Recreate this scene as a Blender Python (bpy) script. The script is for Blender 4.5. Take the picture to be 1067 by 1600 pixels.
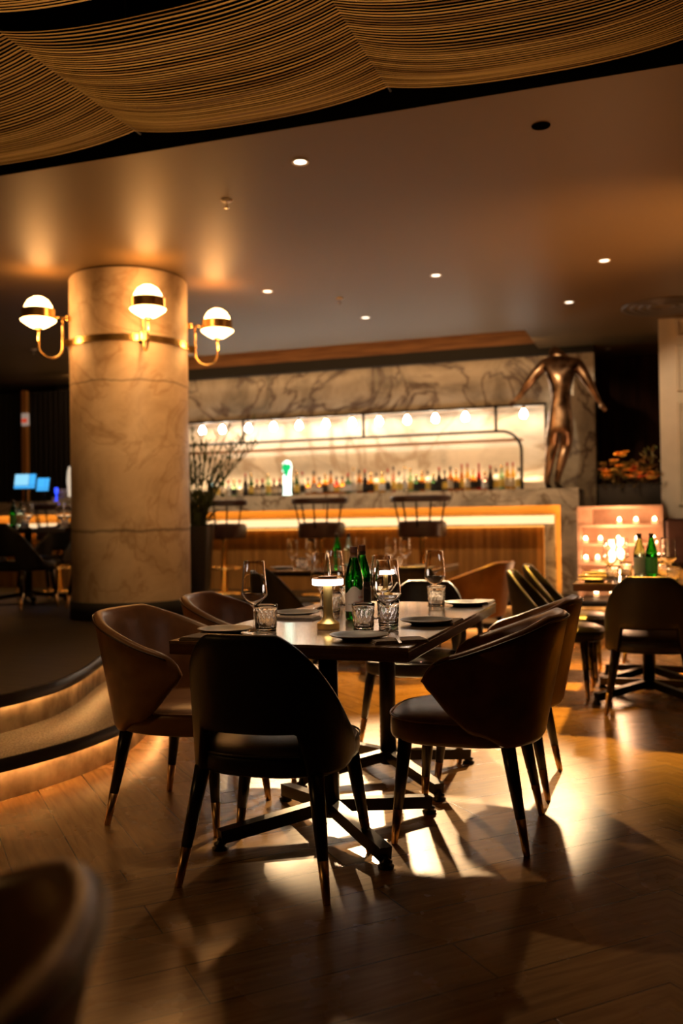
import bpy, math, random
from math import sin, cos, pi, radians as R, sqrt
from mathutils import Vector, Matrix
random.seed(7)
for o in list(bpy.data.objects): bpy.data.objects.remove(o)
S = bpy.context.scene
C = S.collection

# ---------------------------------------------------------------- camera
FPX, HC, YAW, PITCH, ROLL = 1450.0, 1.13, R(19.0), R(0.65), R(0.85)
fw = Vector((-sin(YAW)*cos(PITCH), cos(YAW)*cos(PITCH), sin(PITCH)))
rt0 = Vector((cos(YAW), sin(YAW), 0)); up0 = rt0.cross(fw)
rt = rt0*cos(ROLL)-up0*sin(ROLL); up = up0*cos(ROLL)+rt0*sin(ROLL)
CP = Vector((0, 0, HC))
cam = bpy.data.cameras.new('camera'); camo = bpy.data.objects.new('camera', cam); C.objects.link(camo)
M = Matrix((rt, up, -fw)).transposed().to_4x4(); M.translation = CP
camo.matrix_world = M
cam.sensor_fit = 'HORIZONTAL'; cam.sensor_width = 24; cam.lens = FPX/1067*24
cam.dof.use_dof = True; cam.dof.focus_distance = 3.12; cam.dof.aperture_fstop = 1.9
cam.clip_start = .05; cam.clip_end = 60
S.camera = camo
def ray(x, y): return fw+rt*((x-533.5)/FPX)-up*((y-800)/FPX)
def atz(x, y, z):
    d = ray(x, y); return CP+d*((z-HC)/d.z)
def atv(x, y, v):
    d = ray(x, y); return CP+d*(v/d.y)

# ---------------------------------------------------------------- world, view, lights
w = bpy.data.worlds.new('world'); S.world = w; w.use_nodes = True
w.node_tree.nodes['Background'].inputs[0].default_value = (.9, .6, .35, 1)
w.node_tree.nodes['Background'].inputs[1].default_value = .005
vs = S.view_settings; vs.view_transform = 'Standard'; vs.look = 'None'; vs.gamma = 1; vs.exposure = 0.0; vs.use_curve_mapping = False
def lamp(name, typ, loc, energy, col, target=None, **kw):
    l = bpy.data.lights.new(name, typ); l.energy = energy; l.color = col
    for k, v in kw.items(): setattr(l, k, v)
    o = bpy.data.objects.new(name, l); C.objects.link(o); o.location = loc
    if target is not None:
        o.rotation_euler = (Vector(target)-Vector(loc)).to_track_quat('-Z', 'Y').to_euler()
    return o
WARM = (1, .56, .24); AMB = (1, .44, .10); CREAM = (1, .68, .38)
lamp('spot_bar_left', 'SPOT', (-2.79, 8.94, 3.15), 3500, (1, .66, .34), (-1.0, 4.1, 0), spot_size=R(16), spot_blend=.7, shadow_soft_size=.07)
lamp('fill_bar_far_left', 'SPOT', (-4.0, 9.0, 3.15), 1600, (1, .64, .32), (-1.3, 4.1, 0), spot_size=R(13), spot_blend=.6, shadow_soft_size=.04)  # added fill, no fitting there; lights the floor under the front table
lamp('spot_bar_right', 'SPOT', (-.8, 9.06, 3.15), 3500, (1, .66, .34), (-1.0, 4.0, 0), spot_size=R(15.5), spot_blend=.7, shadow_soft_size=.07)
lamp('spot_table_top', 'SPOT', (-1.92, 4.94, 3.15), 90, CREAM, (-1.15, 3.6, .75), spot_size=R(36), spot_blend=.7, shadow_soft_size=.04)
lamp('spot_mid_floor', 'SPOT', (-.395, 7.71, 3.15), 2300, (1, .45, .05), (-.1, 6.3, 0), spot_size=R(58), spot_blend=.9, shadow_soft_size=.05)
lamp('spot_mid_left', 'SPOT', (-1.757, 7.63, 3.15), 900, (1, .45, .05), (-1.4, 6.4, 0), spot_size=R(50), spot_blend=.9, shadow_soft_size=.05)
lamp('spot_step_left', 'SPOT', (-1.9, 2.6, 3.0), 30, WARM, (-2.5, 3.4, 0), spot_size=R(44), spot_blend=.8, shadow_soft_size=.08)
lamp('fill_column', 'SPOT', (-2.59, 5.3, 3.1), 110, (1, .54, .20), (-4.0, 6.8, 1.2), spot_size=R(60), spot_blend=.8, shadow_soft_size=.05)  # added spot without a fitting, brightening the column
lamp('spot_statue', 'SPOT', (-1.3, 8.0, 3.1), 120, CREAM, (-1.0, 9.95, 2.55), spot_size=R(28), spot_blend=.5, shadow_soft_size=.03)
lamp('wall_glow_right', 'SPOT', (1.5, 6.6, 1.5), 320, (1, .50, .18), (-.1, 7.0, 3.2), spot_size=R(62), spot_blend=1.0, shadow_soft_size=.12)
lamp('niche_light', 'AREA', (-4.1, 11.68, 2.50), 42, CREAM, (-4.1, 11.78, 1.5), shape='RECTANGLE', size=5.4, size_y=.16)
lamp('niche_foot_light', 'AREA', (-4.1, 11.84, 1.60), 34, CREAM, (-4.1, 11.7, 3), shape='RECTANGLE', size=5.4, size_y=.06)
lamp('marble_wash', 'AREA', (-4.5, 10.7, 3.14), 17, WARM, (-4.5, 11.5, 2.75), shape='RECTANGLE', size=6.4, size_y=.1)
lamp('cove_light', 'AREA', (-4.8, 10.9, 3.3), 4, AMB, (-4.8, 11.5, 3.5), shape='RECTANGLE', size=6.5, size_y=.08)
lamp('fill_middle_table', 'SPOT', (-2.77, 8.08, 3.15), 190, CREAM, (-2.35, 7.3, .75), spot_size=R(36), spot_blend=.7, shadow_soft_size=.04)  # added spot without a fitting, lifting the middle tabletop
lamp('pillar_wash', 'SPOT', (-.3, 7.9, 3.1), 100, CREAM, (.5, 10.2, 1.9), spot_size=R(50), spot_blend=.6, shadow_soft_size=.06)
lamp('side_fill_left', 'POINT', (-3.7, .9, 2.2), 17, (1, .50, .15), shadow_soft_size=.15)  # added unseen warm fill for the left tub chair and front chair
lamp('flower_fill', 'SPOT', (-.4, 8.9, 3.1), 190, WARM, (-.35, 9.75, 1.5), spot_size=R(20), spot_blend=.6, shadow_soft_size=.04)  # added fill that brightens the flowers, no fitting above
lamp('drape_glow', 'AREA', (-1.6, 1.6, 1.9), 13, (1, .54, .18), (-1.2, 3.7, 3.1), shape='RECTANGLE', size=3.5, size_y=.4, spread=R(110))
lamp('bar_top_wash', 'AREA', (-3.6, 8.3, 3.12), 22, CREAM, (-3.6, 9.7, 1.3), shape='RECTANGLE', size=6, size_y=.1, spread=R(70))

# ---------------------------------------------------------------- materials
def mat(name, col, rough=.5, metal=0, emis=None, es=0, trans=0, ior=1.45, coat=0, spec=None, alpha=1):
    m = bpy.data.materials.new(name); m.use_nodes = True
    b = m.node_tree.nodes['Principled BSDF']
    b.inputs['Base Color'].default_value = (*col, 1); b.inputs['Roughness'].default_value = rough
    b.inputs['Metallic'].default_value = metal; b.inputs['IOR'].default_value = ior
    b.inputs['Transmission Weight'].default_value = trans; b.inputs['Coat Weight'].default_value = coat
    b.inputs['Coat Roughness'].default_value = .12
    if spec is not None: b.inputs['Specular IOR Level'].default_value = spec
    if emis: b.inputs['Emission Color'].default_value = (*emis, 1); b.inputs['Emission Strength'].default_value = es
    return m
def N(m, t, **kw):
    n = m.node_tree.nodes.new(t)
    for k, v in kw.items():
        if k in n.inputs: n.inputs[k].default_value = v
        else: setattr(n, k, v)
    return n
def L(m, a, b): m.node_tree.links.new(a, b)
def ramp(m, src, stops):
    r = N(m, 'ShaderNodeValToRGB'); e = r.color_ramp.elements
    while len(e) < len(stops): e.new(.5)
    for i, (p, c) in enumerate(stops): e[i].position = p; e[i].color = (*c, 1)
    L(m, src, r.inputs[0]); return r.outputs[0]
def coords(m, scale=(1, 1, 1), rot=(0, 0, 0), kind='Object'):
    t = N(m, 'ShaderNodeTexCoord'); mp = N(m, 'ShaderNodeMapping')
    mp.inputs['Scale'].default_value = scale; mp.inputs['Rotation'].default_value = rot
    L(m, t.outputs[kind], mp.inputs[0]); return mp.outputs[0]
def bsdf(m): return m.node_tree.nodes['Principled BSDF']
def noisy(m, c1, c2, scale=4, detail=6, stretch=(1, 1, 1), bump=0, rough=None, lo=.35, hi=.65, dist=0):
    n = N(m, 'ShaderNodeTexNoise', Scale=scale, Detail=detail, Distortion=dist); L(m, coords(m, stretch), n.inputs['Vector'])
    L(m, ramp(m, n.outputs[0], [(lo, c1), (hi, c2)]), bsdf(m).inputs['Base Color'])
    if bump:
        b = N(m, 'ShaderNodeBump', Strength=bump, Distance=.01); L(m, n.outputs[0], b.inputs['Height']); L(m, b.outputs[0], bsdf(m).inputs['Normal'])
    if rough:
        r = N(m, 'ShaderNodeMapRange'); r.inputs[3].default_value, r.inputs[4].default_value = rough
        L(m, n.outputs[0], r.inputs[0]); L(m, r.outputs[0], bsdf(m).inputs['Roughness'])
    return m
def leather(name, col, rough=.38):
    m = mat(name, col, rough)
    n = N(m, 'ShaderNodeTexNoise', Scale=9, Detail=3); v = N(m, 'ShaderNodeTexVoronoi', Scale=260)
    co = coords(m); L(m, co, n.inputs['Vector']); L(m, co, v.inputs['Vector'])
    L(m, ramp(m, n.outputs[0], [(.3, tuple(c*.75 for c in col)), (.7, tuple(c*1.25 for c in col))]), bsdf(m).inputs['Base Color'])
    b1 = N(m, 'ShaderNodeBump', Strength=.12, Distance=.002); L(m, v.outputs[0], b1.inputs['Height'])
    b2 = N(m, 'ShaderNodeBump', Strength=.25, Distance=.012); L(m, n.outputs[0], b2.inputs['Height']); L(m, b1.outputs[0], b2.inputs['Normal'])
    L(m, b2.outputs[0], bsdf(m).inputs['Normal']); return m
def marble(name, base, vein, scale=1.3, rough=.25):
    m = mat(name, base, rough)
    co = coords(m)
    n1 = N(m, 'ShaderNodeTexNoise', Scale=scale, Detail=8, Distortion=1.6, Roughness=.6); L(m, co, n1.inputs['Vector'])
    n2 = N(m, 'ShaderNodeTexNoise', Scale=scale*.6, Detail=5, Distortion=2.5); L(m, co, n2.inputs['Vector'])
    a = N(m, 'ShaderNodeMath', operation='SUBTRACT'); L(m, n2.outputs[0], a.inputs[0]); a.inputs[1].default_value = .5
    b = N(m, 'ShaderNodeMath', operation='ABSOLUTE'); L(m, a.outputs[0], b.inputs[0])
    v = ramp(m, b.outputs[0], [(0, (1, 1, 1)), (.035, (0, 0, 0))])
    c = ramp(m, n1.outputs[0], [(.36, tuple(x*.45 for x in base)), (.5, tuple(x*.85 for x in base)), (.62, base)])
    mx = N(m, 'ShaderNodeMix', data_type='RGBA'); L(m, v, mx.inputs['Factor']); L(m, c, mx.inputs[6]); mx.inputs[7].default_value = (*vein, 1)
    L(m, mx.outputs[2], bsdf(m).inputs['Base Color']); return m

# floor: wide oak planks laid on the diagonal in a chevron
def wood_floor():
    m = mat('floor_oak', (.3, .17, .07), .28, spec=.7)
    t = N(m, 'ShaderNodeTexCoord'); sx = N(m, 'ShaderNodeSeparateXYZ'); L(m, t.outputs['Object'], sx.inputs[0])
    # chevron: fold x about bands 1.5 m wide
    pp = N(m, 'ShaderNodeMath', operation='PINGPONG'); L(m, sx.outputs[0], pp.inputs[0]); pp.inputs[1].default_value = 1.7
    ad = N(m, 'ShaderNodeMath', operation='ADD'); L(m, pp.outputs[0], ad.inputs[0]); L(m, sx.outputs[1], ad.inputs[1])
    sb = N(m, 'ShaderNodeMath', operation='SUBTRACT'); L(m, pp.outputs[0], sb.inputs[0]); L(m, sx.outputs[1], sb.inputs[1])
    cx = N(m, 'ShaderNodeCombineXYZ'); L(m, sb.outputs[0], cx.inputs[0]); L(m, ad.outputs[0], cx.inputs[1])
    br = N(m, 'ShaderNodeTexBrick', Scale=1.0); br.inputs['Mortar Size'].default_value = .0035; br.inputs['Brick Width'].default_value = 1.9
    br.inputs['Row Height'].default_value = .30; br.inputs['Color1'].default_value = (.32, .18, .065, 1); br.inputs['Color2'].default_value = (.42, .255, .10, 1)
    br.inputs['Mortar'].default_value = (.05, .025, .01, 1); L(m, cx.outputs[0], br.inputs['Vector'])
    mp = N(m, 'ShaderNodeMapping'); mp.inputs['Scale'].default_value = (1.2, 14, 1); L(m, cx.outputs[0], mp.inputs[0])
    n = N(m, 'ShaderNodeTexNoise', Scale=2.2, Detail=8, Distortion=.6); L(m, mp.outputs[0], n.inputs['Vector'])
    g = ramp(m, n.outputs[0], [(.3, (.62, .58, .52)), (.65, (1, 1, 1))])
    mx = N(m, 'ShaderNodeMix', data_type='RGBA', blend_type='MULTIPLY'); mx.inputs['Factor'].default_value = 1
    L(m, br.outputs[0], mx.inputs[6]); L(m, g, mx.inputs[7]); L(m, mx.outputs[2], bsdf(m).inputs['Base Color'])
    n2 = N(m, 'ShaderNodeTexNoise', Scale=3.5, Detail=5); L(m, t.outputs['Object'], n2.inputs['Vector'])
    r = N(m, 'ShaderNodeMapRange'); r.inputs[3].default_value = .23; r.inputs[4].default_value = .31
    L(m, n2.outputs[0], r.inputs[0]); L(m, r.outputs[0], bsdf(m).inputs['Roughness'])
    b = N(m, 'ShaderNodeBump', Strength=.25, Distance=.003, invert=True); L(m, br.outputs['Fac'], b.inputs['Height'])
    b2 = N(m, 'ShaderNodeBump', Strength=.05, Distance=.002); L(m, n.outputs[0], b2.inputs['Height']); L(m, b.outputs[0], b2.inputs['Normal'])
    L(m, b2.outputs[0], bsdf(m).inputs['Normal']); return m
MF = wood_floor()
M_plat = noisy(mat('dark_deck', (.04, .03, .02), .5, spec=.3), (.013, .010, .006), (.03, .023, .015), 3, 6, (1, 8, 1), .1)
M_stone = noisy(mat('stone_riser', (.4, .3, .2), .55), (.16, .11, .065), (.46, .36, .25), 7, 10, bump=.4)
M_tread = noisy(mat('terrazzo', (.3, .25, .19), .35), (.14, .115, .085), (.40, .34, .27), 120, 3, lo=.4, hi=.6)
M_nose = mat('nosing_black', (.012, .009, .007), .4)
M_ceil = mat('ceiling_paint', (.145, .088, .034), .5, spec=.4)
M_black = mat('flat_black', (.006, .005, .004), .7)
M_void = mat('matt_black', (.002, .0015, .001), 1.0, spec=0)
M_dkwall = noisy(mat('dark_wood_wall', (.03, .013, .008), .8, spec=.1), (.012, .004, .002), (.026, .009, .004), 3, 5, (6, 6, .6))
M_curtain = mat('black_curtain', (.02, .017, .016), .8)
M_marble = marble('tan_marble', (.50, .41, .30), (.12, .08, .06), 1.25)
M_counter = marble('pale_marble', (.56, .49, .40), (.20, .15, .11), 1.9, .2)
M_niche = marble('niche_marble', (.62, .55, .45), (.36, .28, .2), .7, .35)
M_cove = noisy(mat('cove_wood', (.22, .10, .04), .5), (.15, .06, .022), (.28, .13, .05), 2, 5, (1, 1, 14))
M_plaster = noisy(mat('ivory_paint', (.72, .62, .50), .45), (.66, .57, .46), (.76, .66, .54), 3, 3)
M_brown_l = leather('brown_leather', (.26, .135, .066), .34)
M_black_l = leather('black_leather', (.014, .013, .012), .40)
M_oxblood = leather('oxblood_leather', (.05, .022, .016), .35)
M_leg = mat('black_wood', (.012, .009, .007), .28)
M_brass = mat('brass', (.78, .52, .20), .26, 1)
M_lampbrass = mat('lamp_brass', (.86, .60, .20), .42, 1)
M_ferr = mat('aged_brass', (.60, .40, .20), .3, 1)
M_bronze = noisy(mat('bronze', (.42, .24, .13), .3, 1), (.10, .05, .025), (.66, .44, .28), 7, 6, bump=.6, rough=(.22, .42))
M_dmetal = mat('dark_metal', (.022, .018, .014), .36, .8)
M_wood_t = noisy(mat('table_wood', (.2, .12, .07), .2, coat=1, spec=.8), (.22, .14, .085), (.33, .22, .14), 3, 8, (14, 1, 1), .04)
M_wood_e = noisy(mat('table_edge', (.16, .075, .035), .35, coat=.2), (.12, .055, .025), (.2, .095, .045), 5, 6, (1, 1, 12))
M_darktop = mat('dark_table_top', (.03, .02, .014), .22, coat=.3)
M_glass = mat('clear_glass', (1, 1, 1), .0, trans=1, ior=1.45)
M_gglass = mat('green_glass', (.10, .62, .12), .02, trans=1, ior=1.45)
M_cglass = mat('pale_bottle_glass', (.75, .92, .95), .02, trans=1, ior=1.45)
M_plate = mat('grey_ceramic', (.10, .088, .065), .42)
M_napkin = noisy(mat('taupe_linen', (.32, .25, .19), .8), (.28, .22, .165), (.36, .285, .215), 120, 2, bump=.2)
M_steel = mat('steel', (.7, .66, .6), .2, 1)
M_opal = mat('opal_glass_lit', (1, .9, .75), .3, emis=(1, .55, .20), es=13)
M_bulb = mat('bulb_lit', (1, 1, 1), .3, emis=(1, .93, .82), es=42)
M_lampring = mat('lamp_diffuser_lit', (1, 1, 1), .3, emis=(1, .86, .76), es=9)
M_led = mat('amber_led', (1, .5, .1), .5, emis=(1, .42, .07), es=17)
M_amb = mat('amber_glow', (1, .4, .05), .5, emis=(1, .48, .09), es=2.0)
M_marble_glow = mat('marble_glow', (1, .8, .5), .5, emis=(1, .74, .42), es=1.0)  # glow given to the brightly lit marble on the bar front
M_ledstep = mat('step_led', (1, .5, .1), .5, emis=(1, .58, .20), es=19)
M_down = mat('downlight_lit', (1, 1, 1), .4, emis=(1, .86, .66), es=3)
M_flame = mat('candle_flame', (1, .7, .4), .4, emis=(1, .70, .38), es=20)
M_wax = mat('candle_glass', (.9, .65, .42), .4, emis=(1, .5, .2), es=1.2)
M_green_lit = mat('tap_green_lit', (.0, .4, .15), .3, emis=(.01, .55, .16), es=1.0)
M_white_lit = mat('tap_white_lit', (.9, 1, .95), .3, emis=(.75, 1, .9), es=2.2)
M_screen = mat('screen_lit', (.02, .2, .5), .3, emis=(.06, .42, .9), es=1.2)
M_screen2 = mat('screen_pale_lit', (.2, .5, .7), .3, emis=(.28, .68, .95), es=1.1)
M_blue = mat('blue_light', (.02, .05, .8), .3, emis=(.03, .08, 1), es=1.8)
M_leaf = noisy(mat('leaf', (.09, .12, .045), .45), (.03, .045, .012), (.09, .11, .035), 8, 3)
M_panel = mat('bar_wood', (.26, .11, .035), .35)
def slat_mat():
    m = M_panel
    wv = N(m, 'ShaderNodeTexWave', wave_type='BANDS', bands_direction='X', Scale=4.2); L(m, coords(m), wv.inputs['Vector'])
    n = N(m, 'ShaderNodeTexNoise', Scale=2.5, Detail=4); L(m, coords(m, (5, 1, .4)), n.inputs['Vector'])
    c = ramp(m, n.outputs[0], [(.3, (.18, .078, .02)), (.7, (.34, .165, .045))]); L(m, c, bsdf(m).inputs['Base Color'])
    b = N(m, 'ShaderNodeBump', Strength=.4, Distance=.012); L(m, wv.outputs[0], b.inputs['Height']); L(m, b.outputs[0], bsdf(m).inputs['Normal'])
slat_mat()
def concrete():
    m = mat('column_concrete', (.5, .39, .27), .5)
    co = coords(m)
    n1 = N(m, 'ShaderNodeTexNoise', Scale=2.6, Detail=9, Roughness=.62, Distortion=.8); L(m, co, n1.inputs['Vector'])
    n2 = N(m, 'ShaderNodeTexNoise', Scale=1.1, Detail=4, Distortion=2.4); L(m, co, n2.inputs['Vector'])
    c = ramp(m, n1.outputs[0], [(.30, (.34, .25, .16)), (.5, (.50, .39, .27)), (.68, (.60, .49, .36))])
    a = N(m, 'ShaderNodeMath', operation='SUBTRACT'); L(m, n2.outputs[0], a.inputs[0]); a.inputs[1].default_value = .42
    b = N(m, 'ShaderNodeMath', operation='ABSOLUTE'); L(m, a.outputs[0], b.inputs[0])
    v = ramp(m, b.outputs[0], [(0, (.80, .74, .68)), (.03, (1, 1, 1))])
    # cast joint lines: wavering dark rings at two heights
    s = N(m, 'ShaderNodeSeparateXYZ'); L(m, co, s.inputs[0])
    n3 = N(m, 'ShaderNodeTexNoise', Scale=6, Detail=5); L(m, co, n3.inputs['Vector'])
    out = None
    mx = N(m, 'ShaderNodeMix', data_type='RGBA', blend_type='MULTIPLY'); mx.inputs['Factor'].default_value = 1
    L(m, c, mx.inputs[6]); L(m, v, mx.inputs[7]); cur = mx.outputs[2]
    for zz, wd, st in ((.72, .018, .55), (1.92, .012, .8)):
        q = N(m, 'ShaderNodeMath', operation='MULTIPLY_ADD'); L(m, n3.outputs[0], q.inputs[0]); q.inputs[1].default_value = .05; L(m, s.outputs[2], q.inputs[2])
        d = N(m, 'ShaderNodeMath', operation='SUBTRACT'); L(m, q.outputs[0], d.inputs[0]); d.inputs[1].default_value = zz+.025
        e = N(m, 'ShaderNodeMath', operation='ABSOLUTE'); L(m, d.outputs[0], e.inputs[0])
        r = ramp(m, e.outputs[0], [(0, (.4*st+.1,)*3), (wd, (1, 1, 1))])
        k = N(m, 'ShaderNodeMix', data_type='RGBA', blend_type='MULTIPLY'); k.inputs['Factor'].default_value = 1
        L(m, cur, k.inputs[6]); L(m, r, k.inputs[7]); cur = k.outputs[2]
    L(m, cur, bsdf(m).inputs['Base Color'])
    bp = N(m, 'ShaderNodeBump', Strength=.3, Distance=.01); L(m, n1.outputs[0], bp.inputs['Height']); L(m, bp.outputs[0], bsdf(m).inputs['Normal'])
    return m
M_conc = concrete()
def rattan():
    m = mat('woven_drape', (.5, .3, .1), .6)
    n = N(m, 'ShaderNodeTexNoise', Scale=3, Detail=3); L(m, coords(m, (.25, 12, .2)), n.inputs['Vector'])
    L(m, ramp(m, n.outputs[0], [(.36, (.22, .12, .04)), (.52, (.50, .33, .12)), (.7, (.62, .43, .17))]), bsdf(m).inputs['Base Color'])
    return m
M_drape = rattan()

# ---------------------------------------------------------------- mesh helpers
class MB:
    def __init__(s): s.v = []; s.f = []; s.sm = []
    def add(s, vs, fs, smooth=False):
        k = len(s.v); s.v += [tuple(p) for p in vs]; s.f += [tuple(i+k for i in f) for f in fs]; s.sm += [smooth]*len(fs); return s
    def box(s, x0, x1, y0, y1, z0, z1):
        vs = [(x, y, z) for x in (x0, x1) for y in (y0, y1) for z in (z0, z1)]
        return s.add(vs, [(0, 1, 3, 2), (4, 6, 7, 5), (0, 4, 5, 1), (2, 3, 7, 6), (0, 2, 6, 4), (1, 5, 7, 3)])
    def rbox(s, x0, x1, y0, y1, z0, z1, b=.004):
        # box with chamfered vertical and horizontal edges
        P = []
        for z, i in ((z0, b), (z0+b, 0), (z1-b, 0), (z1, b)):
            a = [(x0+i+b, y0+i), (x1-i-b, y0+i), (x1-i, y0+i+b), (x1-i, y1-i-b), (x1-i-b, y1-i), (x0+i+b, y1-i), (x0+i, y1-i-b), (x0+i, y0+i+b)]
            P.append([(x, y, z) for x, y in a])
        return s.loft(P, closed=True, cap=True, smooth=False)
    def loft(s, rings, closed=True, cap=False, smooth=True):
        n = len(rings[0]); vs = [p for r in rings for p in r]; fs = []
        for i in range(len(rings)-1):
            for j in range(n if closed else n-1):
                a = i*n+j; b = i*n+(j+1) % n; fs.append((a, b, b+n, a+n))
        s.add(vs, fs, smooth)
        if cap:
            k = len(s.v)-len(vs)
            s.f.append(tuple(k+i for i in range(n-1, -1, -1))); s.sm.append(False)
            s.f.append(tuple(k+(len(rings)-1)*n+i for i in range(n))); s.sm.append(False)
        return s
    def lathe(s, prof, c=(0, 0, 0), seg=32, smooth=True, mod=None):
        rings = []
        for (r, z) in prof:
            rr = max(r, 1e-5)
            rings.append([(c[0]+(rr+(mod(a, z, r) if mod else 0))*cos(a), c[1]+(rr+(mod(a, z, r) if mod else 0))*sin(a), c[2]+z) for a in [2*pi*k/seg for k in range(seg)]])
        return s.loft(rings, True, False, smooth)
    def tube(s, pts, rad, seg=10, cap=True):
        pts = [Vector(p) for p in pts]; rings = []
        t0 = (pts[1]-pts[0]).normalized(); nrm = t0.orthogonal().normalized()
        for i, p in enumerate(pts):
            t = ((pts[min(i+1, len(pts)-1)]-pts[max(i-1, 0)])).normalized()
            nrm = (nrm-t*nrm.dot(t)).normalized(); bi = t.cross(nrm)
            r = rad[i] if isinstance(rad, (list, tuple)) else rad
            rings.append([tuple(p+(nrm*cos(a)+bi*sin(a))*r) for a in [2*pi*k/seg for k in range(seg)]])
        return s.loft(rings, True, cap, True)
    def bar(s, p, q, wd, h):
        p = Vector(p); q = Vector(q); t = (q-p).normalized(); sd = t.cross(Vector((0, 0, 1))).normalized()*wd/2; u = sd.cross(t).normalized()*h/2
        rs = [[tuple(c+a*sd+b*u) for a, b in ((-1, -1), (1, -1), (1, 1), (-1, 1))] for c in (p, q)]
        return s.loft(rs, True, True, False)
    def build(s, name, m, parent=None, loc=None):
        me = bpy.data.meshes.new(name); me.from_pydata(s.v, [], s.f); me.polygons.foreach_set('use_smooth', s.sm)
        import bmesh
        bm = bmesh.new(); bm.from_mesh(me); bmesh.ops.remove_doubles(bm, verts=bm.verts, dist=2e-5); bmesh.ops.recalc_face_normals(bm, faces=bm.faces); bm.to_mesh(me); bm.free()
        me.materials.append(m); o = bpy.data.objects.new(name, me); C.objects.link(o)
        if parent: o.parent = parent
        if loc: o.location = loc
        return o
def smooth_angle(o, ang=40):
    me = o.data; me.polygons.foreach_set('use_smooth', [True]*len(me.polygons))
    me.set_sharp_from_angle(angle=R(ang)); return o
def tag(o, label, cat, group=None, kind=None):
    if label: o['label'] = label
    if cat: o['category'] = cat
    if group: o['group'] = group
    if kind: o['kind'] = kind
    return o
def thing(name, label, cat, loc=(0, 0, 0), rz=0, group=None):
    o = bpy.data.objects.new(name, None); C.objects.link(o); o.location = loc; o.rotation_euler = (0, 0, rz); o.empty_display_size = .1
    return tag(o, label, cat, group)
def dup(root, label, loc=None, rz=None, group=None, scale=None, mats=None):
    def rec(o, par):
        c = o.copy(); C.objects.link(c)
        if par is not None: c.parent = par
        for ch in [x for x in o.children]: rec(ch, c)
        return c
    r = rec(root, None); r['label'] = label
    if loc is not None: r.location = loc
    if rz is not None: r.rotation_euler = (0, 0, rz)
    if group: r['group'] = group
    if scale: r.scale = (scale,)*3 if not isinstance(scale, tuple) else scale
    return r
def struct(name, mb, m): return tag(mb.build(name, m), None, None, kind='structure')
def xyz(p, z=None): return (p[0], p[1], p[2] if z is None else z)
ORD = ['first', 'second', 'third', 'fourth', 'fifth', 'sixth', 'seventh', 'eighth', 'ninth', 'tenth', 'eleventh', 'twelfth', 'thirteenth', 'fourteenth', 'fifteenth', 'sixteenth', 'seventeenth', 'eighteenth', 'nineteenth', 'twentieth']
def ordn(i):
    if i < 20: return ORD[i]
    t = {2: 'twenty', 3: 'thirty', 4: 'forty', 5: 'fifty'}[(i+1)//10]
    return {2: 'twentieth', 3: 'thirtieth', 4: 'fortieth', 5: 'fiftieth'}[(i+1)//10] if (i+1) % 10 == 0 else t+'-'+ORD[(i+1) % 10-1]

# ---------------------------------------------------------------- the room
ZC, ZP, VB = 3.2, .37, 11.5
struct('floor', MB().box(-10, 3, -2.5, 12.4, -.1, 0), MF)
# stepped platform: plan curve of the lowest riser
edge = [(-3.9, 1.2), (-3.45, 1.8), (-3.05, 2.35), (-2.75, 2.8), (-2.59, 3.13), (-2.505, 3.45), (-2.485, 3.7), (-2.505, 4.0), (-2.62, 4.4), (-2.82, 4.9), (-3.0, 5.5), (-3.12, 6.2), (-3.22, 6.9), (-3.42, 7.5), (-3.66, 8.0), (-3.72, 8.35), (-3.35, 8.5), (-2.6, 8.52), (-1.4, 8.53), (-.4, 8.55), (1.2, 8.6), (2.6, 8.62)]
def spline(pts, n=6):
    out = []; P = [Vector((*p, 0)) for p in pts]
    for i in range(len(P)-1):
        a, b, c, d = P[max(i-1, 0)], P[i], P[i+1], P[min(i+2, len(P)-1)]
        for k in range(n):
            t = k/n; out.append(.5*((2*b)+(c-a)*t+(2*a-5*b+4*c-d)*t*t+(-a+3*b-3*c+d)*t**3))
    return out+[P[-1]]
def offs(pts, d):
    out = []
    for i, p in enumerate(pts):
        t = (pts[min(i+1, len(pts)-1)]-pts[max(i-1, 0)]).normalized(); out.append(p+Vector((-t.y, t.x, 0))*d)
    return out
E1 = spline(edge)
def tread(pts, dz):   # closed slab polygon between the curve and the far corner
    return [Vector(p) for p in pts]
def band(pts, z0, z1, th):
    a = offs(pts, 0); b = offs(pts, th)
    return MB().loft([[(p.x, p.y, z) for p in q] for q, z in ((a, z0), (a, z1), (b, z1), (b, z0))], closed=False, smooth=True)
def slab(pts, inner, z0, z1):
    a, b = pts, inner
    return MB().loft([[(p.x, p.y, z) for p in q] for q, z in ((b, z1), (a, z1), (a, z0), (b, z0))], closed=False, smooth=False)
E2 = offs(E1, .36)
tag(slab(offs(E1, .025), offs(E1, .44), 0, .148).build('step_riser', M_stone), None, None, kind='structure')
tag(slab(offs(E1, -.012), offs(E1, .42), .15, .185).build('step_tread', M_tread), None, None, kind='structure')
tag(band(offs(E1, -.018), .128, .183, .006).build('step_nosing', M_nose), None, None, kind='structure')
tag(slab(offs(E1, .385), offs(E1, .75), .18, .333).build('upper_step_riser', M_stone), None, None, kind='structure')
tag(band(offs(E1, .345), .312, ZP-.001, .008).build('platform_nosing', M_nose), None, None, kind='structure')
pl = MB()
far = [Vector((-10, 1.2, 0)) if i < len(E1)*.72 else Vector((p.x, 12.4, 0)) for i, p in enumerate(E2)]
k0 = 0
ring_e = [(p.x, p.y) for p in E2] + [(2.6, 12.4), (-10, 12.4), (-10, E2[0].y)]
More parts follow.
